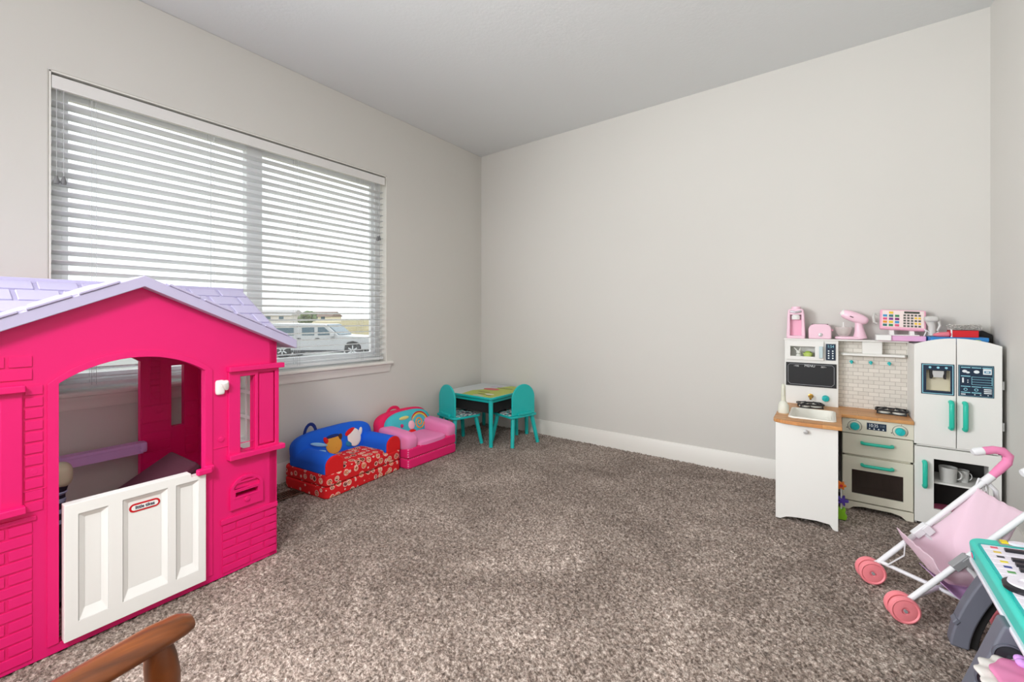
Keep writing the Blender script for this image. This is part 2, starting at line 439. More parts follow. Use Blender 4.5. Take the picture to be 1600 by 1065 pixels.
for k in range(26):
    a, b_, c = rnd.uniform(-1.6, 1.6), rnd.uniform(-1.6, 1.6), rnd.uniform(1.0, 3.2)
    lf.squad((a, b_, c), (rnd.uniform(.5, .9),)*3, 1, 1, 10, 6)
lf.build('crown', mat('leaf', (104, 118, 84), .9), tr)
# ================================================================== playhouse (local: x outward, y along the front, origin front centre)
PINK = mat('pink plastic', (244, 25, 122), .42, transl=.16)
LAV = mat('lavender plastic', (190, 184, 214), .5)
LAV2 = mat('lilac plastic', (214, 168, 226), .45)
WPL = mat('white plastic', (241, 241, 238), .4)
ph = thing('playhouse', 'pink plastic playhouse with lavender shingled roof and white half door', 'playhouse', (.882, -2.917, 0), math.radians(3.05))
def arch(y0, y1, z0, zs, zt, n=17):
    c = (y0+y1)/2; hw = (y1-y0)/2; r = ((zt-zs)**2+hw**2)/(2*(zt-zs)); th = math.asin(hw/r)
    return [(y0, z0), (y1, z0)]+[(c+r*math.sin(th-2*th*i/(n-1)), zt-r+r*math.cos(th-2*th*i/(n-1))) for i in range(n)]
gable = [(-.49, 0), (.49, 0), (.49, .975), (0, 1.195), (-.49, .975)]
door = arch(-.208, .203, .028, .868, .938)
def win_r(y0=.334, y1=.39): return rect(y0, y1, .506, .827)
fw = MB()
fw.prism(gable, -.035, 0, 'yz', holes=[door, win_r(), rect(-.39, -.334, .506, .827), rect(.312, .402, .318, .338)])
def brick(y0, y1, z0, z1, x=0, d=.004): fw.box(x-.001, x+d, y0, y1, z0, z1)
# bricks low right and low left
def courses(y0, y1, z0, z1, rows, cols, sgn):
    h = (z1-z0)/rows
    for r in range(rows):
        edges = [y0]; step = (y1-y0)/cols; s = step*(.5 if r % 2 else 1.0)
        while s < (y1-y0)-.001: edges.append(y0+s); s += step
        edges.append(y1)
        for a, b in zip(edges[:-1], edges[1:]): brick(a+.004, b-.004, z0+r*h+.0035, z0+(r+1)*h-.0035)
courses(.262, .488, .012, .215, 6, 2, 1)
courses(-.488, -.262, .012, .445, 12, 2, 1)
fw.box(-.001, .007, .258, .490, .218, .238); fw.box(-.001, .006, -.490, -.258, .448, .462)
courses(-.488, -.262, .885, .965, 2, 2, 1)
for k in range(11): brick(-.281, -.243, .475+k*.0365, .475+k*.0365+.028)
# smooth pilasters beside the door and an arch moulding
def archband(y0, y1, z0, zs, zt, wd, x0, x1):
    o = arch(y0-wd, y1+wd, z0, zs, zt+wd*.9); i = arch(y0, y1, z0, zs, zt)
    fw.prism(o[1:]+[o[0]]+[i[0]]+list(reversed(i[2:]))+[i[1]], x0, x1, 'yz')
archband(-.208, .203, .03, .868, .938, .026, -.001, .005)
fw.box(-.001, .003, .232, .486, .540, .5425); fw.box(-.001, .003, -.486, -.236, .540, .5425)
for y, z in ((.262, .575), (.440, .585), (-.262, .600)):
    fw.lathe([(0, .003), (.012, .003), (.013, 0)], TR((0, y, z), (0, math.pi/2, 0)), 14)
    fw.lathe([(.0085, .0045), (.0095, .003), (.0075, .003)], TR((0, y, z), (0, math.pi/2, 0)), 14)
fw.build('front_wall', PINK, ph, bevel=.0022)
def wintrim(s):
    a = lambda p, q: (min(s*p, s*q), max(s*p, s*q))
    m = MB()
    y = a(.286, .495); h = a(.332, .392)
    m.prism(rect(y[0], y[1], .485, .868), -.001, .010, 'yz', holes=[rect(h[0], h[1], .504, .829), rect(*a(.405, .478), .512, .838)])
    m.box(-.001, .007, *a(.410, .473), .518, .832)
    m.box(-.002, .028, *a(.282, .512), .852, .874)
    m.box(-.002, .034, *a(.282, .512), .482, .504)
    m.prism(rect(h[0]-.004, h[1]+.004, .500, .833), -.040, .0, 'yz', holes=[rect(h[0], h[1], .504, .829)])
    return m.build('window_trim', PINK, ph, bevel=.003)
wintrim(1); wintrim(-1)
ms = MB()
ms.prism(arch(.292, .424, .268, .352, .402), -.001, .012, 'yz', holes=[rect(.312, .402, .318, .338), arch(.306, .410, .350, .362, .388)])
ms.prism(arch(.306, .410, .350, .362, .388), -.001, .004, 'yz')
ms.box(.0, .012, .322, .392, .374, .381); ms.box(.0, .015, .310, .404, .344, .350)
ms.box(.0, .014, .306, .408, .338, .343); ms.box(.0, .014, .306, .408, .312, .317)
ms.lathe([(0, .006), (.010, .005), (.011, 0)], TR((.012, .357, .298), (0, math.pi/2, 0)), 14)
ms.build('mail_slot', PINK, ph, bevel=.002)
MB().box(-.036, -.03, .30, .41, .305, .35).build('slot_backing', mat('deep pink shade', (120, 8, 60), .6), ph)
# back wall
fw = MB()
XB = -.79
fw.prism(gable, XB, XB+.035, 'yz', holes=[arch(-.205, .206, .028, .86, .93), win_r(), rect(-.39, -.334, .506, .827)])
def iplate(y0, y1, z0, z1, d=.004): fw.box(XB+.034, XB+.035+d, y0, y1, z0, z1)
for k in range(9):
    for y in (.212, .39): iplate(y+.004, y+.092 if y > .3 else y+.118, .05+k*.05, .05+k*.05+.042, .003)
iplate(.210, .330, .545, .63, .006); iplate(.395, .486, .545, .63, .006)
for k in range(9): iplate(.245, .285, .64+k*.032, .64+k*.032+.026, .003)
for y, z in ((.28, .60), (.44, .60)):
    fw.lathe([(0, .002), (.014, .002), (.015, 0)], TR((XB+.041, y, z), (0, math.pi/2, 0)), 16)
fw.build('back_wall', PINK, ph, bevel=.002)
# side walls with lattice windows
for s in (1, -1):
    fw = MB()
    out = [(-.79, 0), (0, 0), (0, .975), (-.395, 1.19), (-.79, .975)]
    lo, hi = sorted((s*.455, s*.488))
    fw.prism([(p[0]+(-.0 if p[0] == 0 else .0), p[1]) for p in out], lo, hi, 'xz', holes=[rect(-.58, -.10, .47, .86)])
    for r in range(8):
        for c in range(6):
            x = -.77+c*.128+(.064 if r % 2 else 0)
            if x+.12 < -.03: fw.box(x, x+.118, s*.488-.001*s if s > 0 else -.492, s*.492 if s > 0 else -.487, .02+r*.05, .02+r*.05+.043)
    fw.build('side_wall', PINK, ph, bevel=.002)
    m = MB()
    holes = []
    xs = np.linspace(-.565, -.115, 6); zs = np.linspace(.485, .845, 4)
    for a in range(5):
        for b in range(3): holes.append(rect(xs[a]+.009, xs[a+1]-.009, zs[b]+.009, zs[b+1]-.009))
    m.prism(rect(-.60, -.08, .45, .88), s*.472-.022, s*.472+.022, 'xz', holes=holes)
    m.build('lattice_window', WPL, ph, bevel=.002)
# roofs
rf = MB()
def slab(pts, th):  # chevron of given vertical thickness
    return pts+[(p[0], p[1]-th) for p in reversed(pts)]
rf.prism(slab([(-.56, .976), (0, 1.232), (.56, .976)], .040), -.40, .045, 'yz')
sl = math.atan2(.256, .56)
for s in (1, -1):
    for k in range(5):
        for q in range(3):
            yy = s*(.06+k*.1); zz = 1.232-.457*abs(yy+s*.045)
            M = TR((-.03-.13*q, yy+s*.045, zz+.001), (-s*sl, 0, 0))
            rf.box(-.06, .062, -.047, .047, -.004, .006-.001*k*0, 0, M)
for s in (1, -1):
    for k in range(4):
        yy = s*(.12+k*.115); M = TR((.02, yy, 1.232-.457*abs(yy)+.003), (-s*sl, 0, 0))
        rf.box(-.03, .03, -.055, .055, -.003, .006, 0, M)
rf.build('front_gable_roof', LAV, ph, bevel=.003)
rf = MB()
rf.prism(slab([(-.037, 1.022), (-.395, 1.222), (-.82, .985)], .032), -.515, .515, 'xz')
sl2 = math.atan2(.237, .425)
for s in (1, -1):
    for r in range(5):
        d = .05+r*.085
        cx = -.395+s*d*math.cos(sl2); cz = 1.222-d*math.sin(sl2)+.002
        e = -.51+(0 if r % 2 else .06)
        while e < .50:
            a, b = max(e, -.51)+.006, min(e+.12, .51)-.006
            if b-a > .02 and cx < -.075: rf.box(-.038, .038, a, b, -.005, .006, 0, TR((cx, 0, cz), (0, s*sl2, 0)))
            e += .12
rf.box(-.42, -.37, -.515, .515, 1.205, 1.228)
rf.build('main_roof', LAV, ph, bevel=.003)
# half door
hd = MB()
ol = [(-.200, .030), (.198, .030), (.198, .458), (.150, .458), (.146, .474), (-.200, .474)]
pans = [(-.166, -.094, .085, .435), (-.055, .073, .085, .440), (.100, .172, .085, .440)]
hd.prism(ol, .012, .026, 'yz', holes=[rect(a, b, c, d) for a, b, c, d in pans])
hd.prism(ol, -.012, .0125, 'yz')
for a, b, c, d in pans:
    e = .016
    o = [(a, c), (b, c), (b, d), (a, d)]; i = [(a+e, c+e*2.0), (b-e, c+e*2.0), (b-e, d-e), (a+e, d-e)]
    hd.add([(.0258, p[0], p[1]) for p in o]+[(.0135, p[0], p[1]) for p in i], [(0, 1, 5, 4), (1, 2, 6, 5), (2, 3, 7, 6), (3, 0, 4, 7)])
hdo = hd.build('half_door', WPL, ph, bevel=.0025); hdo['label'] = 'white three panel half door'
RED = mat('badge red', (196, 14, 30), .4); NAVY = mat('badge navy', (16, 22, 60), .5)
MB().prism(rrect(-.036, .053, .383, .413, .0149, 8), .0125, .0145, 'yz').build('badge', RED, hdo)
MB().prism(rrect(-.030, .047, .389, .407, .0089, 8), .0140, .0152, 'yz').build('badge_field', WPL, hdo)
text('little tikes', .0165, (.0156, .0085, .3985), (math.pi/2, 0, math.pi/2), NAVY, 'badge_lettering', hdo, ext=.0004, bold=.0004, sx=.85)
lt = MB()
lt.cbox((.030, .190, .470), (.026, .052, .024), (0, 0, 0)); lt.cbox((.012, .214, .470), (.03, .03, .03))
lt.build('door_latch', PINK, ph, bevel=.006)
# porch lamp
lm = MB()
lm.squad((.006, .255, .792), (.010, .017, .030), .4, .6, 20, 12)
lm.lathe([(.006, -.02), (.010, -.01), (.014, .012), (.013, .018), (.006, .022), (0, .022)], TR((.026, .268, .800), (.35, .35, 0)), 16)
lm.tube([(.008, .258, .80), (.022, .266, .802)], .007, 8)
lm.build('porch_lamp', WPL, ph)
# lilac bar across the back doorway
b = MB(); b.box(XB+.04, XB+.085, -.36, .205, .408, .452); b.box(XB+.036, XB+.09, -.36, .207, .447, .462)
b.squad((XB+.065, .205, .437), (.028, .016, .026), .4, .5)
for k in range(3): b.box(XB+.088, XB+.0915, .188, .206, .418+k*.012, .424+k*.012)
b.build('counter_bar', LAV2, ph, bevel=.003)

# things inside the playhouse
MAR = mat('maroon felt', (92, 44, 62), .95, bump=.4, bscale=500)
mb = thing('storage_box', 'dark maroon felt box tilted on its corner inside the playhouse', 'box', (.45, -2.70, 0))
q = TR((0, -.02, .222), (math.radians(30), 0, math.radians(3)))
MB().box(-.15, .15, -.15, .15, -.155, .15, 0, q).build('box_body', MAR, mb, bevel=.012)
m = MB()
for y in (-.149, .149): m.box(-.145, .145, y-.002, y+.002, .12, .126, 0, q)
m.box(.148, .152, -.148, .148, .118, .124, 0, q)
m.build('seam', mat('maroon seam', (62, 28, 42), .9), mb)
BEI = mat('beige plastic', (190, 188, 160), .5); NVY = mat('dark navy', (24, 24, 40), .5); LBL = mat('pale blue', (150, 160, 190), .5)
tv = thing('toy', 'toy with rounded beige head on dark striped stem, inside playhouse left', 'toy', (.52, -3.085, 0))
MB().squad((0, 0, .475), (.04, .042, .048), .7, .7).build('head', BEI, tv)
m = MB(); m.lathe([(.0, .0), (.07, .0), (.075, .02), (.03, .05), (.022, .2), (.022, .40), (.032, .44), (0, .44)], None, 20, 0)
m.build('stem', NVY, tv)
m = MB()
for z in (.30, .34, .38, .41): m.lathe([(.0225, z-.008), (.0285 if z > .405 else .0245, z), (.0225, z+.008)], None, 20)
m.build('stripe', LBL, tv)

# ================================================================== toddler armchairs
def polka(nt, b):
    tc = node(nt, 'ShaderNodeTexCoord')
    vo = node(nt, 'ShaderNodeTexVoronoi', Scale=21.0, Randomness=.6); nt.links.new(tc.outputs['Object'], vo.inputs['Vector'])
    n = node(nt, 'ShaderNodeTexNoise', Scale=130.0, Detail=1.0); nt.links.new(tc.outputs['Object'], n.inputs['Vector'])
    ins = ramp(nt, [(0, (60, 40, 36)), (.16, (226, 120, 70)), (.34, (240, 226, 216)), (.48, (222, 150, 80)), (.64, (214, 60, 50)), (.78, (236, 190, 150)), (.9, (120, 60, 60))], 'CONSTANT')
    mixv = node(nt, 'ShaderNodeMath', operation='ADD'); 
    sep = node(nt, 'ShaderNodeSeparateColor'); nt.links.new(vo.outputs['Color'], sep.inputs[0])
    ml = node(nt, 'ShaderNodeMath', operation='MULTIPLY_ADD'); nt.links.new(n.outputs['Fac'], ml.inputs[0]); ml.inputs[1].default_value = 1.6; ml.inputs[2].default_value = -.8
    nt.links.new(sep.outputs[0], mixv.inputs[0]); nt.links.new(ml.outputs[0], mixv.inputs[1])
    nt.links.new(mixv.outputs[0], ins.inputs['Fac'])
    edge = ramp(nt, [(0, (0, 0, 0)), (.34, (128, 128, 128)), (.41, (255, 255, 255))], 'CONSTANT'); nt.links.new(vo.outputs['Distance'], edge.inputs['Fac'])
    m1 = node(nt, 'ShaderNodeMix', data_type='RGBA'); m2 = node(nt, 'ShaderNodeMix', data_type='RGBA')
    g1 = node(nt, 'ShaderNodeMath', operation='GREATER_THAN'); g1.inputs[1].default_value = .1; nt.links.new(edge.outputs['Color'], g1.inputs[0])
    g2 = node(nt, 'ShaderNodeMath', operation='GREATER_THAN'); g2.inputs[1].default_value = .6; nt.links.new(edge.outputs['Color'], g2.inputs[0])
    nt.links.new(g1.outputs[0], m1.inputs[0]); nt.links.new(ins.outputs['Color'], m1.inputs[6]); m1.inputs[7].default_value = lin((236, 190, 180))
    nt.links.new(g2.outputs[0], m2.inputs[0]); nt.links.new(m1.outputs[2], m2.inputs[6]); m2.inputs[7].default_value = lin((216, 16, 26))
    nt.links.new(m2.outputs[2], b.inputs['Base Color'])
POLKA = mat_nodes('red badge print', polka, .9)
def dots(nt, b):
    tc = node(nt, 'ShaderNodeTexCoord')
    vo = node(nt, 'ShaderNodeTexVoronoi', Scale=60.0, Randomness=.15); nt.links.new(tc.outputs['Object'], vo.inputs['Vector'])
    r = ramp(nt, [(0, (246, 150, 190)), (.26, (246, 150, 190)), (.34, (232, 26, 110))]); nt.links.new(vo.outputs['Distance'], r.inputs['Fac'])
    nt.links.new(r.outputs['Color'], b.inputs['Base Color'])
DOTS = mat_nodes('pink dotted cloth', dots, .9)
BLUE = mat('blue plush', (6, 98, 224), .85, bump=.2, bscale=120); REDC = mat('red plush', (222, 14, 22), .85, bump=.2, bscale=120)
DBLU = mat('dark blue strap', (14, 44, 120), .8); SKY = mat('light blue print', (150, 200, 240), .85)
TAN = mat('tan print', (226, 160, 60), .85); BRN = mat('brown print', (84, 46, 24), .85); CREAM = mat('cream print', (238, 228, 222), .85)
PKL = mat('light pink plush', (240, 138, 190), .9, bump=.2, bscale=120); HOT = mat('hot pink plush', (232, 30, 92), .9, bump=.2, bscale=120)
TEALP = mat('teal print', (70, 190, 200), .9, bump=.2, bscale=120)
def armchair(label, loc, rz, wid, dep, mbase, marm, mback, mcap, name='toddler_armchair'):
    t = thing(name, label, 'armchair', loc, rz, 'plush toddler armchairs below the window')
    hw, hd_ = wid/2, dep/2
    m = MB(); m.prism(rrect(-hd_, hd_, -hw, hw, .03), -.004, .066, 'xy'); m.build('lower_cushion', mbase, t, bevel=.012, seg=3)
    m = MB(); m.prism(rrect(-hd_, hd_, -hw, hw, .03), .068, .142, 'xy'); m.build('seat_base', mbase, t, bevel=.014, seg=3)
    return t
# --- red and blue
a1 = armchair('blue toddler armchair with red circle print seat, beside the playhouse', (.264, -1.708, 0), math.radians(6.5), .61, .42, POLKA, BLUE, BLUE, REDC)
bk = MB(); bk.squad((-.125, 0, .215), (.075, .305, .115), .62, .55, 40, 20, rot=(0, math.radians(-14), 0))
bko = bk.build('backrest', BLUE, a1)
for s in (1, -1):
    m = MB()
    prof = [(s*.178, .136), (s*.302, .136), (s*.303, .19)]+[(s*(.2405+.0625*math.cos(a)), .190+.056*math.sin(a)) for a in np.linspace(.25, math.pi-.25, 9)]+[(s*.178, .19)]
    m.prism(prof, -.16, .192, 'yz'); ao = m.build('arm', BLUE, a1, bevel=.012, seg=3)
    m = MB()
    m.prism(prof, .190, .206, 'yz'); m.build('arm_cap', REDC, ao, bevel=.010, seg=3)
m = MB(); m.squad((.06, 0, .145), (.145, .185, .022), .5, .35, 36, 10); m.build('seat_cushion', POLKA, a1)
hs = MB()
pth = [(-.16, -.155+.045*math.cos(a)*1, .285+.085*math.sin(a)) for a in np.linspace(math.pi, 0, 13)]
hs.tube(pth, .011, 8, flat=(.25, 1.0)); hs.build('carry_strap', DBLU, a1)
# generic printed patches on the backrest (slightly raised appliques following its face)
def patch(parent, name, cx, y, z, ry, rz_, m, rot=0.0, tilt=-14, th=.003):
    M = TR((cx, y, z), (0, math.radians(tilt), 0)) @ Matrix.Rotation(rot, 4, 'X')
    q = MB(); q.squad((0, 0, 0), (th, ry, rz_), 1, 1, 24, 14)
    q.v = [M @ p for p in q.v]; return q.build(name, m, parent)
def bx_(z): return -.052-.26*(z-.21)
patch(bko, 'print_patch', -.049, -.055, .225, .062, .060, TAN, th=.010)
patch(bko, 'print_patch', -.045, -.050, .206, .018, .026, BRN, th=.010)
patch(bko, 'print_patch', -.060, -.108, .262, .016, .026, REDC, .5, th=.009)
patch(bko, 'print_patch', -.060, .000, .262, .016, .024, BRN, -.5, th=.009)
patch(bko, 'print_patch', -.062, -.055, .280, .050, .012, DBLU, th=.010)
patch(bko, 'print_patch', -.049, .110, .236, .056, .062, CREAM, th=.010)
patch(bko, 'print_patch', -.062, .085, .278, .046, .020, REDC, .35, th=.010)
patch(bko, 'print_patch', -.060, .172, .262, .014, .030, CREAM, -.4, th=.009)
patch(bko, 'print_patch', -.046, .075, .205, .040, .024, mat('teal patch', (30, 120, 170), .85), th=.010)
for y, z, r in ((-.165, .252, -.32), (-.155, .205, -.2)): patch(bko, 'print_patch', -.053, y, z, .062, .012, SKY, r, th=.008)
# --- pink
a2 = armchair('pink toddler armchair with teal printed back, beside the teal chair', (.276, -1.117, 0), math.radians(2), .515, .42, DOTS, PKL, HOT, PKL)
bk = MB(); bk.squad((-.155, 0, .215), (.055, .255, .125), .6, .5, 40, 20, rot=(0, math.radians(-10), 0)); bk2 = bk.build('backrest', HOT, a2)
m = MB(); m.squad((-.100, .015, .222), (.050, .228, .112), .75, .6, 36, 18, rot=(0, math.radians(-14), 0)); bk3 = m.build('printed_cushion', TEALP, a2)
for s in (1, -1):
    m = MB(); m.squad((.035, s*.205, .185), (.175, .06, .062), .5, .45, 36, 16, rot=(0, math.radians(4), 0)); m.build('arm', PKL, a2)
m = MB(); m.squad((.06, 0, .140), (.15, .16, .034), .5, .35, 36, 12); m.build('seat_cushion', PKL, a2)
for y in (-.05, .06): 
    pass
hs = MB(); hs.tube([(-.185, -.06+.06*math.cos(a), .315+.045*math.sin(a)) for a in np.linspace(math.pi, 0, 11)], .013, 8, flat=(.4, 1)); hs.build('carry_strap', HOT, a2)
# rainbow spiral and plain shapes
for k, (rr, c) in enumerate(((.094, (206, 52, 44)), (.082, (246, 216, 70)), (.070, (120, 170, 190)))):
    q = MB(); q.tube([(-.053-.27*(rr*math.sin(a)*.9), .10+rr*math.cos(a), .218+rr*math.sin(a)*.98) for a in np.linspace(-.3, 2.9, 18)], .006, 6); q.build('rainbow_band', mat('band%d' % k, c, .85), bk3)
q = MB(); q.tube([(-.054-.25*(a*.0040)*math.sin(a), .095+a*.0040*math.cos(a), .232+a*.0040*math.sin(a)) for a in np.linspace(1, 12.4, 44)], .0065, 6); q.build('swirl', mat('orange swirl', (240, 150, 60), .85), bk3)
patch(bk3, 'print_patch', -.052, .010, .225, .034, .034, mat('pale pink patch', (246, 190, 206), .85), th=.012)
patch(bk3, 'print_patch', -.046, .005, .172, .050, .026, REDC, th=.012)
patch(bk3, 'print_patch', -.054, -.085, .235, .015, .015, mat('magenta patch', (210, 40, 110), .85), th=.010)
patch(bk3, 'print_patch', -.070, -.05, .288, .050, .014, mat('yellow patch', (226, 216, 130), .85), th=.010)

# ================================================================== activity table and two chairs
TEAL = mat('teal paint', (22, 190, 186), .4)
def speck(nt, b):
    tc = node(nt, 'ShaderNodeTexCoord'); vo = node(nt, 'ShaderNodeTexVoronoi', Scale=55.0)
    nt.links.new(tc.outputs['Object'], vo.inputs['Vector'])
    sep = node(nt, 'ShaderNodeSeparateColor'); nt.links.new(vo.outputs['Color'], sep.inputs[0])
    r = ramp(nt, [(0, (70, 60, 80)), (.3, (236, 240, 240)), (.55, (60, 200, 196)), (.75, (150, 150, 160)), (.88, (240, 240, 240))], 'CONSTANT')
    nt.links.new(sep.outputs[0], r.inputs['Fac']); nt.links.new(r.outputs['Color'], b.inputs['Base Color'])
SPECK = mat_nodes('speckled seat print', speck, .6)
tb = thing('activity_table', 'square teal kids table with printed top and dark storage net', 'table', (.367, -.345, 0))
hw = .295
m = MB(); m.prism(rrect(-hw, hw, -hw, hw, .03), .396, .414, 'xy'); m.build('tabletop', TEAL, tb, bevel=.003)
m = MB(); m.prism(rrect(-hw+.006, hw-.006, -hw+.006, hw-.006, .026), .4135, .4152, 'xy', m=0)
m.prism([(-.05, -.288), (.285, -.288), (.288, .285), (.06, .288), (.02, .10), (-.02, .02), (-.09, -.10)], .415, .4158, 'xy', m=1)
m.prism(circ(.02, .04, .085, .05, 20), .4156, .4163, 'xy', m=2)
for cx, cy, a, b_, k in ((.17, -.17, .05, .022, 3), (.10, -.19, .05, .012, 4), (.20, -.22, .03, .010, 4), (.06, -.11, .07, .018, 5), (.24, .17, .022, .07, 3), (.215, .22, .012, .03, 4), (.10, .14, .09, .018, 5), (-.03, .18, .05, .07, 6), (.12, -.26, .06, .014, 6)):
    m.prism(circ(cx, cy, a, b_, 16), .4158, .4166, 'xy', m=k)
m.build('printed_top', [mat('table print pale', (206, 212, 214), .35), mat('table print lime', (176, 190, 52), .35), mat('table print red', (206, 70, 78), .35), mat('table print ivory', (232, 226, 214), .35), mat('table print brown', (92, 76, 50), .35), mat('table print olive', (120, 128, 30), .35), mat('table print lilac', (196, 190, 206), .35)], tb)
for sx in (1, -1):
    for sy in (1, -1):
        MB().tube([(sx*.262, sy*.262, -.004), (sx*.258, sy*.258, .397)], [.0165, .0195], 14).build('leg', TEAL, tb)
m = MB()
for s in (1, -1):
    m.box(-.25, .25, s*.262-.008, s*.262+.008, .365, .397); m.box(s*.262-.008, s*.262+.008, -.25, .25, .365, .397)
m.build('apron', TEAL, tb)
NET = mat('black net cloth', (30, 28, 30), .9)
m = MB(); m.grid(lambda u, t: (-.235+.47*u, -.235+.47*t, .385-.13*(1-(2*u-1)**4)*(1-(2*t-1)**4)), 12, 12); m.build('storage_net', NET, tb, solid=.004)
m = MB()
for s in (1, -1): m.box(-.235, .235, s*.237-.003, s*.237+.003, .27, .39); m.box(s*.237-.003, s*.237+.003, -.235, .235, .27, .39)
m.build('net_side', NET, tb)
def make_chair():
    t = thing('kids_chair', None, 'chair', (0, 0, 0), 0, 'teal chairs at the kids table')
    m = MB(); m.prism(rrect(-.14, .14, -.145, .145, .03), .232, .250, 'xy'); m.build('seat', TEAL, t, bevel=.004)
    m = MB(); m.prism(rrect(-.10, .133, -.137, .137, .025), .2495, .2512, 'xy'); m.build('seat_print', SPECK, t)
    m = MB(); m.prism(arch(-.125, .125, .250, .40, .51, 21), -.122, -.106, 'yz', M=TR((0, 0, 0)) @ Matrix.Translation((-.0, 0, .0))); m.build('backrest', TEAL, t, bevel=.004)
    m = MB(); m.cbox((-.133, 0, .262), (.022, .15, .02)); m.build('back_cleat', TEAL, t, bevel=.003)
    for sx in (1, -1):
        for sy in (1, -1):
            MB().tube([(sx*.142, sy*.142, -.004), (sx*.105, sy*.105, .234)], [.0155, .018], 14).build('leg', TEAL, t)
    return t
c1 = make_chair(); c1['label'] = 'teal rounded back chair next to the pink armchair, facing the table'
c1.location = (.318, -.668, 0); c1.rotation_euler.z = math.radians(77)
c2 = copy_tree(c1); c2['label'] = 'teal rounded back chair right of the table, near the back wall'
c2.location = (.682, -.345, 0); c2.rotation_euler.z = math.radians(166)
# ================================================================== play kitchen (world numbers, origin at its base)
KO = Vector((3.105, -.17, 0))
KW = mat('kitchen white', (236, 235, 230), .45)
CRM = mat('kitchen cream', (226, 222, 204), .45)
HAN = mat('mint handle', (40, 196, 170), .4); KNB = mat('teal knob', (24, 190, 190), .4)
NAVB = mat('panel navy', (18, 42, 66), .35); LBLU = mat('panel light blue', (150, 214, 228), .4); WINK = mat('white ink', (232, 238, 240), .5)
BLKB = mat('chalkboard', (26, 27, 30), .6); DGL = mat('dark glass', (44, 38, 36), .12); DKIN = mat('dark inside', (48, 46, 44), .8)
BLKM = mat('black grate', (26, 27, 30), .45); SILV = mat('silver plastic', (200, 200, 200), .3, .6); BRASS = mat('brass', (190, 150, 70), .3, .8)
def woodn(nt, b):
    tc = node(nt, 'ShaderNodeTexCoord')
    br = node(nt, 'ShaderNodeTexBrick', Scale=1.0); br.inputs['Brick Width'].default_value = .16; br.inputs['Row Height'].default_value = .032; br.inputs['Mortar Size'].default_value = .0006
    br.inputs['Color1'].default_value = lin((214, 146, 84)); br.inputs['Color2'].default_value = lin((230, 170, 108)); br.inputs['Mortar'].default_value = lin((170, 104, 54))
    nt.links.new(tc.outputs['Object'], br.inputs['Vector'])
    n = node(nt, 'ShaderNodeTexNoise', Scale=14.0, Detail=5.0); mp = node(nt, 'ShaderNodeMapping'); mp.inputs['Scale'].default_value = (1, 9, 1)
    nt.links.new(tc.outputs['Object'], mp.inputs['Vector']); nt.links.new(mp.outputs['Vector'], n.inputs['Vector'])
    r = ramp(nt, [(.3, (205, 205, 205)), (.7, (255, 255, 255))]); nt.links.new(n.outputs['Fac'], r.inputs['Fac'])
    mx = node(nt, 'ShaderNodeMix', data_type='RGBA', blend_type='MULTIPLY'); mx.inputs[0].default_value = 1
    nt.links.new(br.outputs['Color'], mx.inputs[6]); nt.links.new(r.outputs['Color'], mx.inputs[7]); nt.links.new(mx.outputs[2], b.inputs['Base Color'])
WOOD = mat_nodes('butcher block', woodn, .4)
def tilen(nt, b):
    tc = node(nt, 'ShaderNodeTexCoord'); mp = node(nt, 'ShaderNodeMapping'); mp.inputs['Rotation'].default_value = (math.radians(-90), 0, 0)
    nt.links.new(tc.outputs['Object'], mp.inputs['Vector'])
    br = node(nt, 'ShaderNodeTexBrick', Scale=1.0); br.inputs['Brick Width'].default_value = .048; br.inputs['Row Height'].default_value = .0235; br.inputs['Mortar Size'].default_value = .0012
    br.inputs['Color1'].default_value = lin((228, 222, 212)); br.inputs['Color2'].default_value = lin((214, 208, 198)); br.inputs['Mortar'].default_value = lin((176, 168, 158))
    nt.links.new(mp.outputs['Vector'], br.inputs['Vector']); nt.links.new(br.outputs['Color'], b.inputs['Base Color'])
TILE = mat_nodes('subway tile print', tilen, .45)
kt = thing('play_kitchen', 'white wooden toy kitchen with teal handles, chalkboard and double door fridge', 'play kitchen', KO)
KB = lambda: MB(KO)
# sink cabinet
xl, xr, yf = 2.660, 2.930, -.648
m = KB()
m.prism([(xl, 0), (xl+.022, 0), (xl+.05, .016), (xl+.10, .024), (xl+.18, .030), (xl+.235, .026), (xr-.022, .004), (xr-.012, 0), (xr, 0), (xr, .515), (xl, .515)], yf, yf+.016, 'xz')
m.build('front_panel', KW, kt, bevel=.002)
m = KB()
for x in (xl+.002, xr-.017): m.prism([(yf+.016, 0), (yf+.06, 0), (yf+.09, .03), (-.10, .03), (-.07, 0), (-.03, 0), (-.03, .515), (yf+.016, .515)], x, x+.015, 'yz')
m.build('side_panel', mat('kitchen shade white', (214, 214, 212), .5), kt, bevel=.001)  # greyer copy of the kitchen white, shade of the gap painted in
m = KB(); m.lathe([(0, .024), (.010, .022), (.011, .012), (.006, .006), (.006, 0)], TR((2.795, yf, .485), (math.pi/2, 0, 0)), 16); m.build('towel_knob', SILV, kt)
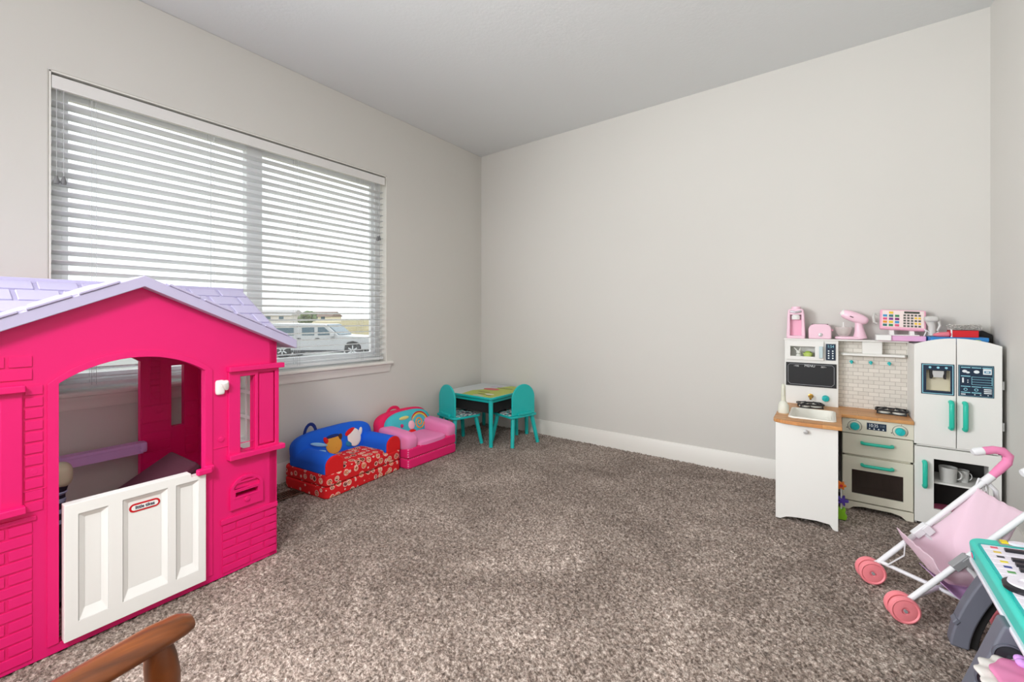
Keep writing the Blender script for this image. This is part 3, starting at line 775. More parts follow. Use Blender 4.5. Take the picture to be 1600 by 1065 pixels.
# countertop
out = [(2.648, -.03), (2.648, -.625), (2.655, -.645), (2.70, -.666), (2.78, -.678), (2.86, -.678), (2.946, -.672), (2.948, -.306), (2.962, -.300), (3.251, -.300), (3.251, -.03)]
m = KB(); m.prism(list(reversed(out)), .515, .534, 'xy', holes=[rrect(2.722, 2.912, -.566, -.288, .02)]); m.build('countertop', WOOD, kt, bevel=.003)
m = KB()
def rimloft(loops):
    vs = [(p[0], p[1], z) for L, z in loops for p in L]; n = len(loops[0][0]); fs = []
    for k in range(len(loops)-1):
        for i in range(n): j = (i+1) % n; fs.append((k*n+i, k*n+j, (k+1)*n+j, (k+1)*n+i))
    fs.append(tuple((len(loops)-1)*n+i for i in range(n))); m.add(vs, fs)
a = lambda e: rrect(2.710+e, 2.924-e, -.578+e, -.276-e, .03-min(e, .012))
rimloft([(a(0), .5345), (a(.002), .541), (a(.012), .542), (a(.017), .536), (a(.030), .470), (a(.038), .466)])
m.build('sink_basin', mat('sink plastic', (232, 230, 220), .4), kt)
# oven column
ox0, ox1, of = 2.952, 3.251, -.268
m = KB()
m.box(ox0, ox0+.012, of, -.03, .0, .515); m.box(ox1-.012, ox1, of, -.03, .0, .515); m.box(ox0, ox1, -.04, -.03, 0, .515); m.box(ox0, ox1, of, -.03, .05, .062); m.box(ox0, ox1, of, -.03, .300, .310)
m.build('oven_body', CRM, kt, bevel=.001)
m = KB(); m.prism([(ox0, 0), (ox0+.03, 0), (ox0+.05, .018), (ox0+.09, .026), (ox1-.09, .026), (ox1-.05, .018), (ox1-.03, 0), (ox1, 0), (ox1, .047), (ox0, .047)], of-.018, of, 'xz'); m.build('plinth', CRM, kt, bevel=.0015)
m = KB(); m.box(ox0, ox1, of-.018, of, .432, .515); cp = m.build('control_panel', CRM, kt, bevel=.0015)
def knob(x, z, y, par, r=.021, ring=True):
    m = KB(); m.lathe([(0, .022), (r*.86, .020), (r, .010), (r, 0)], TR((x, y, z), (math.pi/2, 0, 0)), 24); m.cbox((x, y-.022, z), (r*.35, .006, r*1.7), (0, .5, 0)); m.build('knob', KNB, par, bevel=.001)
    if ring:
        q = KB()
        q.tube([(x+.031*math.cos(t), y-.0005, z+.031*math.sin(t)) for t in np.linspace(-.8, 4.0, 26)], .0012, 5)
        q.lathe([(0, .001), (.003, .001), (.003, 0)], TR((x-.034, y, z-.012), (math.pi/2, 0, 0)), 10)
        q.lathe([(0, .001), (.002, .001), (.002, 0)], TR((x+.006, y, z+.036), (math.pi/2, 0, 0)), 10)
        q.build('dial_mark', mat('dial ink', (96, 90, 84), .6), par)
knob(3.008, .472, of-.018, cp); knob(3.197, .470, of-.018, cp)
m = KB(); m.box(3.060, 3.142, of-.0195, of-.0175, .461, .499); d = m.build('clock_display', NAVB, cp)
text('10:35', .024, (3.088, of-.0197, .485), (math.pi/2, 0, 0), WINK, 'display_digits', cp, KO, .0003, sx=.78)
text('11:0', .017, (3.125, of-.0197, .486), (math.pi/2, 0, 0), mat('dim ink', (150, 166, 176), .5), 'display_digits', cp, KO, .0003, sx=.7)
m = KB()
for k in range(4): m.prism(circ(3.072+k*.019, .468, .0035, n=10), of-.0201, of-.0195, 'xz')
m.build('display_icon', WINK, cp)
def bar_handle(par, p0, p1, r=.0085, mt=None, out=.026, up=(0, -1, 0)):
    p0, p1, u = Vector(p0), Vector(p1), Vector(up)
    d = (p1-p0).normalized()
    path = [p0, p0+u*out*.7, p0+u*out+d*.008, p1+u*out-d*.008, p1+u*out*.7, p1]
    m = KB(); m.tube(path, r, 12); return m.build('handle', mt or HAN, par)
m = KB(); m.box(ox0+.002, ox1-.002, of-.018, of, .313, .428); dr = m.build('drawer', CRM, kt, bevel=.002)
bar_handle(dr, (3.040, of-.018, .385), (3.165, of-.018, .385))
m = KB(); m.prism(rect(ox0+.002, ox1-.002, .053, .302), of-.018, of, 'xz', holes=[rect(2.995, 3.210, .095, .228)]); od = m.build('oven_door', CRM, kt, bevel=.002)
bar_handle(od, (3.040, of-.018, .263), (3.165, of-.018, .263))
m = KB(); m.box(2.992, 3.213, of-.010, of-.006, .092, .231); m.build('oven_glass', mat('smoked pane', (60, 50, 46), .08, alpha=.72), od)
m = KB()
for k in range(9): m.tube([(2.97+k*.033, of+.01, .135), (2.97+k*.033, -.05, .135)], .0018, 6)
m.tube([(2.965, of+.012, .135), (3.24, of+.012, .135)], .0022, 6); m.build('oven_rack', SILV, kt)
# hutch: left tower
tx0, tx1, ty = 2.663, 2.937, -.100
m = KB()
m.prism(rect(tx0, tx1, .534, .938), ty, ty+.012, 'xz', holes=[rect(tx0+.012, tx1-.072, .815, .925)])
m.box(tx0, tx0+.012, ty+.012, -.03, .534, .938); m.box(tx1-.012, tx1, ty+.012, -.03, .534, .938)
m.box(tx0, tx1, -.035, -.028, .534, .938); m.box(tx0+.012, tx1-.012, ty+.012, -.03, .806, .815)
m.build('hutch_tower', KW, kt, bevel=.0015)
m = KB(); m.box(tx0-.004, 3.252, ty-.008, -.025, .938, .947); m.build('top_board', KW, kt, bevel=.002)
m = KB(); m.prism(rect(tx0+.010, 2.866, .814, .930), ty-.012, ty-.001, 'xz', holes=[rect(2.694, 2.822, .836, .898)]); md = m.build('microwave_door', KW, kt, bevel=.0015)
m = KB(); m.box(2.843, 2.862, ty-.030, ty-.012, .829, .902); m.build('handle', mat('pale blue handle', (196, 216, 220), .35), md, bevel=.004)
m = KB(); m.box(2.876, 2.924, ty-.006, ty+.001, .818, .918); mp_ = m.build('microwave_panel', NAVB, kt, bevel=.001)
text('1:54', .024, (2.900, ty-.0064, .902), (math.pi/2, 0, 0), LBLU, 'panel_digits', mp_, KO, .0003, sx=.8)
m = KB()
for r in range(4):
    for c in range(2): m.prism(circ(2.890+c*.020, .875-r*.0145, .0042, n=10), ty-.0068, ty-.006, 'xz')
m.build('panel_button', WINK, mp_)
m = KB(); m.box(2.670, 2.928, ty-.006, ty+.001, .648, .795); cb = m.build('chalkboard', BLKB, kt, bevel=.001)
m = KB(); n_ = [(2.681, .672), (2.694, .658), (2.904, .658), (2.917, .672), (2.917, .775), (2.907, .786), (2.691, .786), (2.681, .775)]
m.tube([(p[0], ty-.0062, p[1]) for p in n_], .0016, 5, closed=True); m.build('chalk_border', mat('chalk grey', (150, 152, 156), .8), cb)
CHK = mat('chalk white', (226, 228, 228), .8)
text('MENU', .021, (2.795, ty-.0064, .777), (math.pi/2, 0, 0), CHK, 'chalk_lettering', cb, KO, .0003, sx=.95)
text('-100', .014, (2.725, ty-.0064, .774), (math.pi/2, .06, 0), CHK, 'chalk_lettering', cb, KO, .0003, sx=1.1)
text('001-', .014, (2.866, ty-.0064, .774), (math.pi/2, -.06, 0), CHK, 'chalk_lettering', cb, KO, .0003, sx=1.1)
m = KB(); m.tube([(2.800, ty, .590), (2.800, ty-.025, .592), (2.800, ty-.04, .575)], [.009, .008, .006], 12); m.lathe([(.014, 0), (.014, .004), (.009, .006)], TR((2.800, ty, .590), (math.pi/2, 0, 0)), 16); m.build('faucet', BRASS, kt)
knob(2.875, .583, ty, kt, .019, False)
# backsplash, shelf, hooks
m = KB(); m.box(tx1, 3.252, -.036, -.028, .534, .938); m.build('backsplash', TILE, kt)
m = KB(); m.prism([(2.948, -.036), (2.948, -.050), (2.962, -.095), (3.236, -.095), (3.250, -.050), (3.250, -.036)], .852, .866, 'xy'); sh = m.build('shelf', KW, kt, bevel=.002)
m = KB(); m.box(3.050, 3.140, -.088, -.036, .866, .938); m.build('range_hood', KW, kt, bevel=.002)
for x in (3.001, 3.091, 3.174):
    m = KB(); m.lathe([(.009, 0), (.009, .004), (.004, .006)], TR((x, -.036, .812), (math.pi/2, 0, 0)), 14); m.tube([(x, -.04, .812), (x, -.058, .809), (x, -.064, .803), (x, -.064, .816)], .004, 8); m.build('hook', KNB, kt)
# fridge
fx0, fx1, ff = 3.252, 3.565, -.270
m = KB()
m.box(fx0, fx0+.012, ff, -.03, 0, .938); m.box(fx1-.012, fx1, ff, -.03, 0, .938); m.box(fx0, fx1, -.04, -.03, 0, .938); m.box(fx0, fx1, ff, -.03, .926, .938)
m.box(fx0, fx1, ff, -.03, .408, .418); m.box(fx0, fx1, ff, -.03, .02, .032); m.box(fx0+.012, fx1-.012, ff+.02, -.04, .215, .224)
m.build('fridge_body', KW, kt, bevel=.001)
def topz(x): return .940+.034*(1-((x-3.4085)/.1565)**2)
xa = np.linspace(fx0, 3.4075, 12); xb = np.linspace(3.4105, fx1, 12)
DIN = mat('dispenser recess', (206, 200, 176), .5)
m = KB(); m.prism([(fx0, .419), (3.4075, .419)]+[(x, topz(x)) for x in reversed(xa)], ff-.017, ff, 'xz', holes=[rect(3.296, 3.389, .702, .812)]); fl = m.build('fridge_door', KW, kt, bevel=.002)
m = KB(); m.prism([(3.4105, .419), (fx1, .419)]+[(x, topz(x)) for x in reversed(xb)], ff-.017, ff, 'xz'); fr_ = m.build('fridge_door', KW, kt, bevel=.002)
bar_handle(fl, (3.388, ff-.017, .520), (3.388, ff-.017, .652), .010); bar_handle(fr_, (3.437, ff-.017, .520), (3.437, ff-.017, .652), .010)
m = KB(); m.prism(rect(3.279, 3.401, .684, .842), ff-.019, ff-.016, 'xz', holes=[rect(3.298, 3.387, .704, .810)], m=0)
m.prism(rect(3.283, 3.397, .688, .838), ff-.0196, ff-.0188, 'xz', holes=[rect(3.286, 3.394, .691, .835)], m=1)
for x in (3.312, 3.342, 3.372): m.prism(circ(x, .823, .0055, n=12), ff-.0196, ff-.0188, 'xz', m=1)
m.build('dispenser_frame', [NAVB, LBLU], fl)
m = KB(); m.box(3.292, 3.392, ff+.012, ff+.016, .698, .816, 0); m.box(3.292, 3.298, ff-.016, ff+.014, .698, .816, 0); m.box(3.387, 3.393, ff-.016, ff+.014, .698, .816, 0); m.box(3.295, 3.390, ff-.016, ff+.014, .698, .703, 0)
m.prism([(3.318, .812), (3.368, .812), (3.360, .772), (3.326, .772)], ff-.012, ff+.012, 'xz', m=1)
m.prism([(3.312, .812), (3.374, .812), (3.372, .764), (3.366, .764), (3.364, .806), (3.322, .806), (3.320, .764), (3.314, .764)], ff-.014, ff+.012, 'xz', m=2)
m.build('water_dispenser', [DIN, mat('dispenser spout', (196, 196, 194), .4), BLKM], fl)
m = KB(); m.box(3.415, 3.537, ff-.0195, ff-.016, .686, .843, 0)
q = lambda x0, x1, z0, z1, mm: m.box(x0, x1, ff-.0204, ff-.019, z0, z1, mm)
q(3.418, 3.419, .689, .840, 1); q(3.533, 3.534, .689, .840, 1); q(3.418, 3.534, .839, .840, 1); q(3.418, 3.534, .689, .690, 1)
for x0, x1 in ((3.424, 3.457), (3.461, 3.494), (3.498, 3.530)):
    q(x0, x1, .829, .833, 1); q(x0, x1, .735, .7385, 1)
q(3.424, 3.457, .786, .790, 1); q(3.461, 3.494, .705, .709, 1); q(3.424, 3.457, .705, .709, 1)
m.prism(circ(3.437, .812, .009, .007, 16), ff-.0208, ff-.019, 'xz', m=2); m.prism(circ(3.448, .807, .007, .005, 14), ff-.0208, ff-.019, 'xz', m=2)
m.prism(circ(3.478, .811, .010, .008, 12), ff-.0208, ff-.019, 'xz', m=2)
q(3.500, 3.529, .800, .827, 2); m.box(3.504, 3.525, ff-.0212, ff-.019, .806, .818, 3); m.box(3.509, 3.520, ff-.0216, ff-.019, .810, .815, 2)
q(3.428, 3.434, .755, .780, 2); q(3.446, 3.450, .766, .770, 2); q(3.446, 3.450, .756, .760, 2)
for k in range(4): q(3.462, 3.530, .747+k*.0125, .7485+k*.0125, 1)
q(3.461, 3.4625, .747, .787, 1); q(3.529, 3.5305, .747, .787, 1)
for cx in (3.440, 3.477): m.prism(circ(cx, .722, .007, n=14), ff-.0206, ff-.019, 'xz', m=1); m.prism(circ(cx, .722, .0045, n=12), ff-.0212, ff-.019, 'xz', m=0)
for k in range(3): q(3.503, 3.529, .706+k*.009, .711+k*.009, 2)
q(3.424, 3.440, .695, .700, 2); q(3.470, 3.474, .696, .700, 2); q(3.490, 3.494, .696, .700, 2); q(3.515, 3.519, .696, .700, 2)
m.build('touch_panel', [NAVB, LBLU, WINK, mat('panel mid blue', (90, 140, 170), .4)], fr_)
m = KB(); m.prism([(fx0+.002, .012), (fx1-.002, .012), (fx1-.002, .406), (fx0+.002, .406)], ff-.017, ff, 'xz', holes=[rect(3.327, 3.520, .092, .350)]); ld = m.build('lower_door', KW, kt, bevel=.002)
bar_handle(ld, (3.291, ff-.017, .205), (3.291, ff-.017, .330), .010)
m = KB(); m.box(fx0+.014, fx1-.014, -.046, -.042, .034, .404); m.build('cabinet_shade', DKIN, kt)  # dark sheet before the white back, paints the shade inside the cabinet
m = KB()
for z in (.55, .75): m.lathe([(.005, -.02), (.005, .02)], TR((fx1+.004, ff-.006, z)), 10)
m.build('hinge', SILV, kt)

# ---- things standing in, on and beside the kitchen
def mug(name, label, cat, x, y, z, r, h, m_, hd=True, group=None):
    t = thing(name, label, cat, (x, y, z), 0, group)
    q = MB(); q.lathe([(0, 0), (r*.82, 0), (r*.86, .003), (r, h), (r*.93, h), (r*.80, .006), (0, .006)], None, 24); q.build('cup', m_, t)
    if hd: q = MB(); q.tube([(r*.9+.5*r*math.sin(a), 0, h*.5+h*.3*math.cos(a)) for a in np.linspace(0, math.pi, 10)], r*.1, 8); q.build('handle', m_, t)
    return t
GREYP = mat('grey white cup', (206, 206, 202), .4)
mug('toy_pot', 'large white toy pot on the shelf behind the lower cabinet window', 'toy pot', 3.392, -.200, .224, .036, .075, GREYP, True)
mug('toy_cup', 'small white toy cup right of the pot behind the cabinet window', 'toy cup', 3.455, -.16, .224, .022, .06, GREYP, True)
t = thing('toy_plate', 'pink toy dish on the floor of the lower fridge cabinet', 'toy dish', (3.40, -.17, .032))
q = MB(); q.lathe([(0, 0), (.04, 0), (.07, .035), (.066, .036), (.04, .006), (0, .006)], None, 28); q.build('dish', mat('raspberry', (210, 60, 110), .4), t); q = MB(); q.lathe([(.066, .034), (.072, .036), (.066, .038)], None, 28); q.build('rim', mat('raspberry rim', (226, 110, 150), .4), t)
t = thing('toy_bowl', 'small light green toy bowl inside the microwave', 'toy bowl', (2.785, -.075, .815))
q = MB(); q.lathe([(0, .0), (.016, 0), (.028, .042), (.025, .042), (.014, .004), (0, .004)], None, 20); q.build('bowl', mat('lime bowl', (196, 216, 120), .45), t); q = MB(); q.squad((0, 0, .042), (.018, .018, .012), 1, 1, 14, 8); q.build('filling', mat('lime fill', (170, 200, 80), .6), t)
t = thing('toy_animal', 'little white long eared toy left of the bowl in the microwave', 'toy animal', (2.735, -.078, .815))
q = MB(); q.squad((0, 0, .018), (.014, .012, .018), 1, 1, 16, 10); q.squad((0, -.002, .044), (.012, .011, .012), 1, 1, 16, 10); q.build('body', mat('plush white', (232, 232, 224), .8), t)
q = MB()
for s in (1, -1): q.tube([(s*.006, 0, .052), (s*.013-.004, 0, .066), (s*.018-.006, 0, .074)], [.0045, .004, .002], 8)
q.build('ear', mat('plush white', (232, 232, 224), .8), t)
def grate(label, x, y, z, w_, d_, rz):
    t = thing('stove_grate', label, 'stove grate', (x, y, z), rz, 'black toy stove grates on the counter')
    q = MB(); q.tube([(p[0], p[1], .022) for p in rrect(-w_/2, w_/2, -d_/2, d_/2, .015)], .005, 8, closed=True)
    for s in (1, -1):
        for r_ in (1, -1): q.tube([(s*(w_/2-.008), r_*(d_/2-.008), .0), (s*(w_/2-.008), r_*(d_/2-.008), .022), (s*w_*.15, r_*d_*.15, .030)], .0045, 8)
    q.box(-w_/2+.006, w_/2-.006, -.003, .003, .016, .022); q.box(-w_/2+.004, w_/2-.004, -d_/2, d_/2, .0, .004)
    q.build('grate_frame', BLKM, t)
    q = MB()
    q.lathe([(0, .026), (.018, .025), (.026, .014), (.028, .004)], TR((-w_*.24 if w_ > d_*1.3 else 0, 0, 0)), 20)
    if w_ > d_*1.3: q.lathe([(0, .026), (.018, .025), (.026, .014), (.028, .004)], TR((w_*.24, 0, 0)), 20)
    q.build('burner_cap', mat('burner pale', (226, 224, 214), .4), t)
    return t
grate('black toy stove grate behind the sink, below the brass faucet', 2.800, -.190, .534, .125, .085, .25)
grate('black toy stove grate at the right end of the counter by the fridge', 3.176, -.125, .534, .135, .085, -.08)
t = thing('toy_hand_blender', 'white upright toy hand blender on the left end of the counter', 'toy blender', (2.682, -.46, .534))
q = MB(); q.lathe([(0, 0), (.026, 0), (.028, .008), (.026, .045), (.018, .062), (.010, .070)], None, 24); q.build('cup_base', mat('ivory plastic', (222, 222, 208), .45), t)
q = MB(); q.tube([(0, 0, .06), (0, 0, .10), (0, 0, .155), (0, 0, .165)], [.0125, .0115, .0105, .006], 16); q.build('shaft', mat('ivory shaft', (214, 214, 196), .45), t)
q = MB(); q.box(-.004, .004, -.016, -.010, .10, .14); q.build('button', mat('ivory plastic', (222, 222, 208), .45), t, bevel=.002)
# little coloured toys wedged between the sink panel and the oven
for nm, lb, z, c, k in (('toy_flower', 'orange flower shaped toy, topmost of three hanging beside the sink cabinet', .150, (240, 120, 30), 6), ('toy_star', 'purple star shaped toy, middle of three beside the sink cabinet', .075, (84, 60, 170), 5), ('toy_frog', 'lime green toy standing on the carpet beside the sink cabinet', .0, (140, 210, 40), 4)):
    pass
def lobes(n, r0, r1, cx=0, cz=0, s=36): return [(cx+(r0+r1*math.cos(n*2*math.pi*i/s))*math.cos(2*math.pi*i/s), cz+(r0+r1*math.cos(n*2*math.pi*i/s))*math.sin(2*math.pi*i/s)) for i in range(s)]
t = thing('toy_shape_stacker', 'small stacked toy with orange flower, purple star and green foot beside the sink cabinet', 'stacking toy', (2.945, -.46, 0))
MB().tube([(0, 0, .0), (0, 0, .19)], .004, 8).build('rod', WPL, t)
q = MB(); q.prism(lobes(6, .018, .005, .0, .180), -.012, .012, 'xz'); q.build('flower_piece', mat('orange toy', (242, 128, 34), .4), t, bevel=.004)
q = MB(); q.prism(circ(0, .180, .008, n=12), -.014, .014, 'xz'); q.build('flower_centre', mat('red toy', (220, 50, 60), .4), t, bevel=.002)
q = MB(); q.prism(lobes(5, .018, .008, .006, .100), -.014, .014, 'xz'); q.build('star_piece', mat('purple toy', (84, 62, 172), .4), t, bevel=.003)
q = MB(); q.prism([(-.02, 0), (.02, 0), (.026, .02), (.016, .034), (.02, .058), (.008, .062), (0, .05), (-.008, .062), (-.02, .058), (-.016, .034), (-.026, .02)], -.016, .016, 'xz'); q.build('foot_piece', mat('lime toy', (146, 212, 44), .4), t, bevel=.004)

# ---- on top of the kitchen
PP = mat('pale pink plastic', (246, 206, 222), .35); PP2 = mat('pink plastic shade', (243, 178, 202), .4); WG = mat('warm grey plastic', (206, 204, 200), .4)
ZT = .947
t = thing('toy_coffee_maker', 'tall pale pink toy coffee maker at the left end on the kitchen', 'toy coffee maker', (2.722, -.072, ZT))
q = MB(); q.prism([(-.050, 0), (-.044, .150), (-.040, .182), (-.030, .188), (.030, .188), (.040, .182), (.044, .150), (.050, 0)], .0, .038, 'xz')
for s in (1, -1): q.prism([(s*.050, 0), (s*.044, .150), (s*.040, .182), (s*.030, .185), (s*.030, 0)], -.034, .002, 'xz')
q.box(-.048, .048, -.038, .036, 0, .018); q.box(-.038, .038, -.032, .02, .150, .186); q.build('housing', PP, t, bevel=.004)
q = MB(); q.lathe([(0, .0), (.022, 0), (.024, .02), (.018, .03), (0, .03)], TR((0, -.018, .12)), 20); q.build('brew_head', WPL, t)
q = MB(); q.tube([(-.028, -.036, .172), (0, -.045, .166), (.028, -.036, .172)], .007, 10); q.build('lever', mat('silver trim', (206, 204, 210), .25, .5), t)
q = MB(); q.lathe([(0, .205), (.024, .202), (.026, .186)], None, 20); q.build('lid', PP, t)
q = MB(); q.box(-.030, .030, -.002, .001, .02, .12); q.build('recess', PP2, t)
t = thing('toy_toaster', 'rounded pale pink toy toaster between coffee maker and mixer', 'toy toaster', (2.846, -.070, ZT))
q = MB(); q.prism([(-.058, 0), (.058, 0)]+[(p[0], p[1]) for p in rrect(-.058, .058, -.02, .092, .034, 6) if p[1] > .02 ], -.032, .032, 'xz'); q.build('housing', PP, t, bevel=.008, seg=3)
q = MB(); q.lathe([(0, .006), (.010, .005), (.012, 0)], TR((.004, -.032, .026), (math.pi/2, 0, 0)), 18); q.cbox((.004, -.039, .026), (.003, .004, .02), (0, .6, 0)); q.build('dial', SILV, t)
q = MB(); q.box(-.042, .042, -.012, -.004, .088, .093); q.box(-.042, .042, .006, .014, .088, .093); q.build('slot', mat('slot dark', (110, 80, 90), .8), t)
q = MB(); q.cbox((.061, -.0, .055), (.012, .02, .012)); q.build('lever', PP2, t, bevel=.002)
t = thing('toy_mixer', 'pale pink toy stand mixer tilted up, left of the cash register', 'toy mixer', (2.990, -.072, ZT))
q = MB(); q.squad((.0, 0, .010), (.070, .034, .010), .5, .6, 28, 10); q.tube([(.050, 0, .008), (.048, 0, .05), (.044, 0, .09), (.046, 0, .112)], [.034, .024, .018, .022], 20); q.build('stand', PP, t)
hd_ = MB(); hd_.squad((0, 0, 0), (.072, .030, .030), .75, .8, 30, 16); Mh = TR((.022, 0, .136), (0, .42, 0)); hd_.v = [Mh @ p for p in hd_.v]; ho = hd_.build('mixer_head', PP, t)
q = MB(); q.lathe([(0, .008), (.016, .006), (.022, 0), (.024, -.01)], Mh @ TR((-.062, 0, 0), (0, -math.pi/2, 0)), 20); q.build('head_cap', WPL, ho)
q = MB(); q.tube([Mh @ Vector((-.02+.018*k, -.0305, -.004)) for k in (0, 1)], .003, 6); q.build('switch', mat('switch grey', (120, 90, 100), .4), ho)
q = MB(); q.lathe([(.020, .020), (.034, .034), (.044, .075), (.041, .075), (.030, .036), (0, .026)], TR((-.028, 0, 0)), 26); q.build('bowl', mat('clear bowl', (236, 226, 222), .1, alpha=.38), t)
q = MB(); q.tube([(-.028, 0, .028), (-.028, 0, .105)], .003, 6); q.tube([(-.028+.014*math.cos(a), 0, .055+.022*math.sin(a)) for a in np.linspace(0, 2*math.pi, 16)], .0018, 5); q.build('whisk', WPL, t)
# cash register
t = thing('toy_cash_register', 'pink toy cash register with tilted keypad and grey scanner', 'toy cash register', (3.220, -.085, ZT))
q = MB(); q.box(-.105, .100, -.045, .045, .0, .030); q.build('drawer_base', mat('lilac pink base', (232, 176, 216), .4), t, bevel=.005)
q = MB(); q.box(-.112, -.045, -.058, .030, .002, .034); q.box(-.06, .075, -.035, .030, .030, .036); q.build('card_tray', WPL, t, bevel=.005)
q = MB()
for x in (-.040, .045): q.prism([(-.030, .03), (.03, .03), (.026, .075), (.0, .075)], x-.010, x+.010, 'yz')
q.build('support', WPL, t, bevel=.002)
Mk = TR((.004, -.020, .062), (math.radians(-24), math.radians(3), 0))
q = MB(); q.box(-.098, .098, -.010, .014, .0, .122, 0, Mk); kp = q.build('keypad_housing', PP2, t, bevel=.008, seg=3)
q = MB(); q.box(-.088, .088, -.0125, -.0095, .012, .114, 0, Mk)
cols = [(240, 200, 60), (60, 140, 90), (120, 40, 110), (70, 150, 200), (220, 90, 130), (230, 150, 60), (60, 120, 120), (120, 60, 140)]
km = [mat('keypad face', (244, 226, 222), .4), mat('keypad screen', (70, 74, 66), .2), mat('key dark', (96, 96, 90), .4)]+[mat('key%d' % i, c, .4) for i, c in enumerate(cols)]
i = 0
for r in range(5):
    for c in range(3):
        if r == 0 and c != 1: continue
        x = -.076+c*.026; z = .100-r*.0195; q.box(x-.009, x+.009, -.0150, -.0120, z-.0065, z+.0065, 3+i % 8, Mk); i += 3
q.box(.006, .070, -.0145, -.012, .098, .110, 1, Mk)
for r in range(5):
    for c in range(5):
        x = .008+c*.0155; z = .086-r*.0165; q.box(x-.0052, x+.0052, -.0145, -.012, z-.0052, z+.0052, 2 if c < 3 else 3 if r % 2 else 2, Mk)
q.build('key_panel', km, kp)
q = MB(); q.tube([(-.100, .0, .15), (-.116, -.004, .158), (-.120, -.008, .135), (-.116, -.008, .105), (-.104, -.004, .098)], .007, 10); q.build('card_slot', WG, t)
q = MB(); q.tube([(.125, -.02, .035), (.125, -.018, .085), (.118, -.018, .115)], [.017, .016, .020], 14, flat=(1, .9)); q.squad((.122, -.022, .125), (.030, .022, .016), .6, .6, 22, 12); q.tube([(.150, -.02, .118), (.156, -.02, .09), (.146, -.02, .06)], .006, 8); q.build('scanner', WG, t)
q = MB(); q.tube([(.09, -.02, .02), (.10, -.03, .055), (.092, -.035, .07), (.115, -.032, .05), (.135, -.03, .045), (.150, -.035, .055)], .0028, 6); q.build('cord', WPL, t)
# boxes on the fridge
t = thing('game_box', 'flat blue cardboard game box lying on top of the fridge', 'box', (3.425, -.150, ZT-.008))
q = MB(); q.box(-.098, .110, -.055, .085, 0, .036); q.build('box_body', mat('box blue', (36, 120, 190), .5), t, bevel=.001)
q = MB(); q.box(-.099, .112, -.057, .087, .020, .038); lid = q.build('lid', mat('lid blue', (40, 130, 200), .5), t, bevel=.001)
q = MB(); q.prism(circ(.07, .018, .018, .010, 16), -.0585, -.056, 'xz'); q.prism(circ(-.06, .020, .016, .006, 14), -.0585, -.056, 'xz'); q.build('print', mat('box print', (180, 200, 120), .6), lid)
t = thing('pencil_case', 'red box with white band on the blue game box', 'box', (3.455, -.145, ZT+.030))
q = MB(); q.box(-.052, .052, -.035, .045, 0, .036); q.build('box_body', mat('bright red box', (214, 20, 34), .45), t, bevel=.002)
q = MB(); q.box(-.050, -.044, -.0365, .046, -.0, .040); q.build('band', WPL, t)
q = MB(); q.box(-.052, .052, -.035, .045, .0355, .038); q.build('lid', mat('dark lid', (70, 50, 54), .5), t, bevel=.001)
t = thing('toy_wand', 'pink tapered toy beside the scanner, lying on the blue game box', 'toy', (3.365, -.170, ZT+.030))
q = MB(); q.tube([(-.025, 0, .010), (0, 0, .012), (.036, 0, .014)], [.006, .013, .014], 14); q.build('body', mat('coral pink', (226, 120, 136), .45), t)
q = MB(); q.tube([(.034, 0, .014), (.042, 0, .0142)], .0145, 14); q.build('cap', mat('crimson', (200, 40, 70), .45), t)
t = thing('bead_garland', 'tangled silver bead garland heaped on the red box', 'garland', (3.462, -.135, ZT+.068))
q = MB(); bp = []
for k in range(150):
    a = k*.43; rr = .030+.022*math.sin(k*.31); p = (rr*1.25*math.cos(a), rr*.7*math.sin(a), .005+.011*(1+math.sin(k*.77))); bp.append(p)
    q.lathe([(0, -.0038), (.0033, 0), (0, .0038)], TR(p), 6)
q.build('bead', mat('silver bead', (226, 222, 216), .25, .4), t)['kind'] = 'stuff'
MB().tube(bp, .0009, 4).build('thread', mat('thread', (180, 176, 170), .6), t)
t = thing('storage_case', 'black angular case standing at the fridge top right corner', 'case', (3.532, -.110, ZT-.009))
q = MB(); q.prism([(-.046, 0), (.048, 0), (.048, .052), (.034, .060), (.012, .074), (-.030, .052), (-.046, .046)], .052, .090, 'xz'); q.build('case_body', mat('matte black', (28, 28, 30), .6), t, bevel=.003)
q = MB(); q.prism([(-.044, .047), (-.030, .053), (.008, .0725), (-.01, .072), (-.044, .054)], .053, .089, 'xz'); q.build('insert', mat('dusky lilac', (120, 104, 130), .7), t)
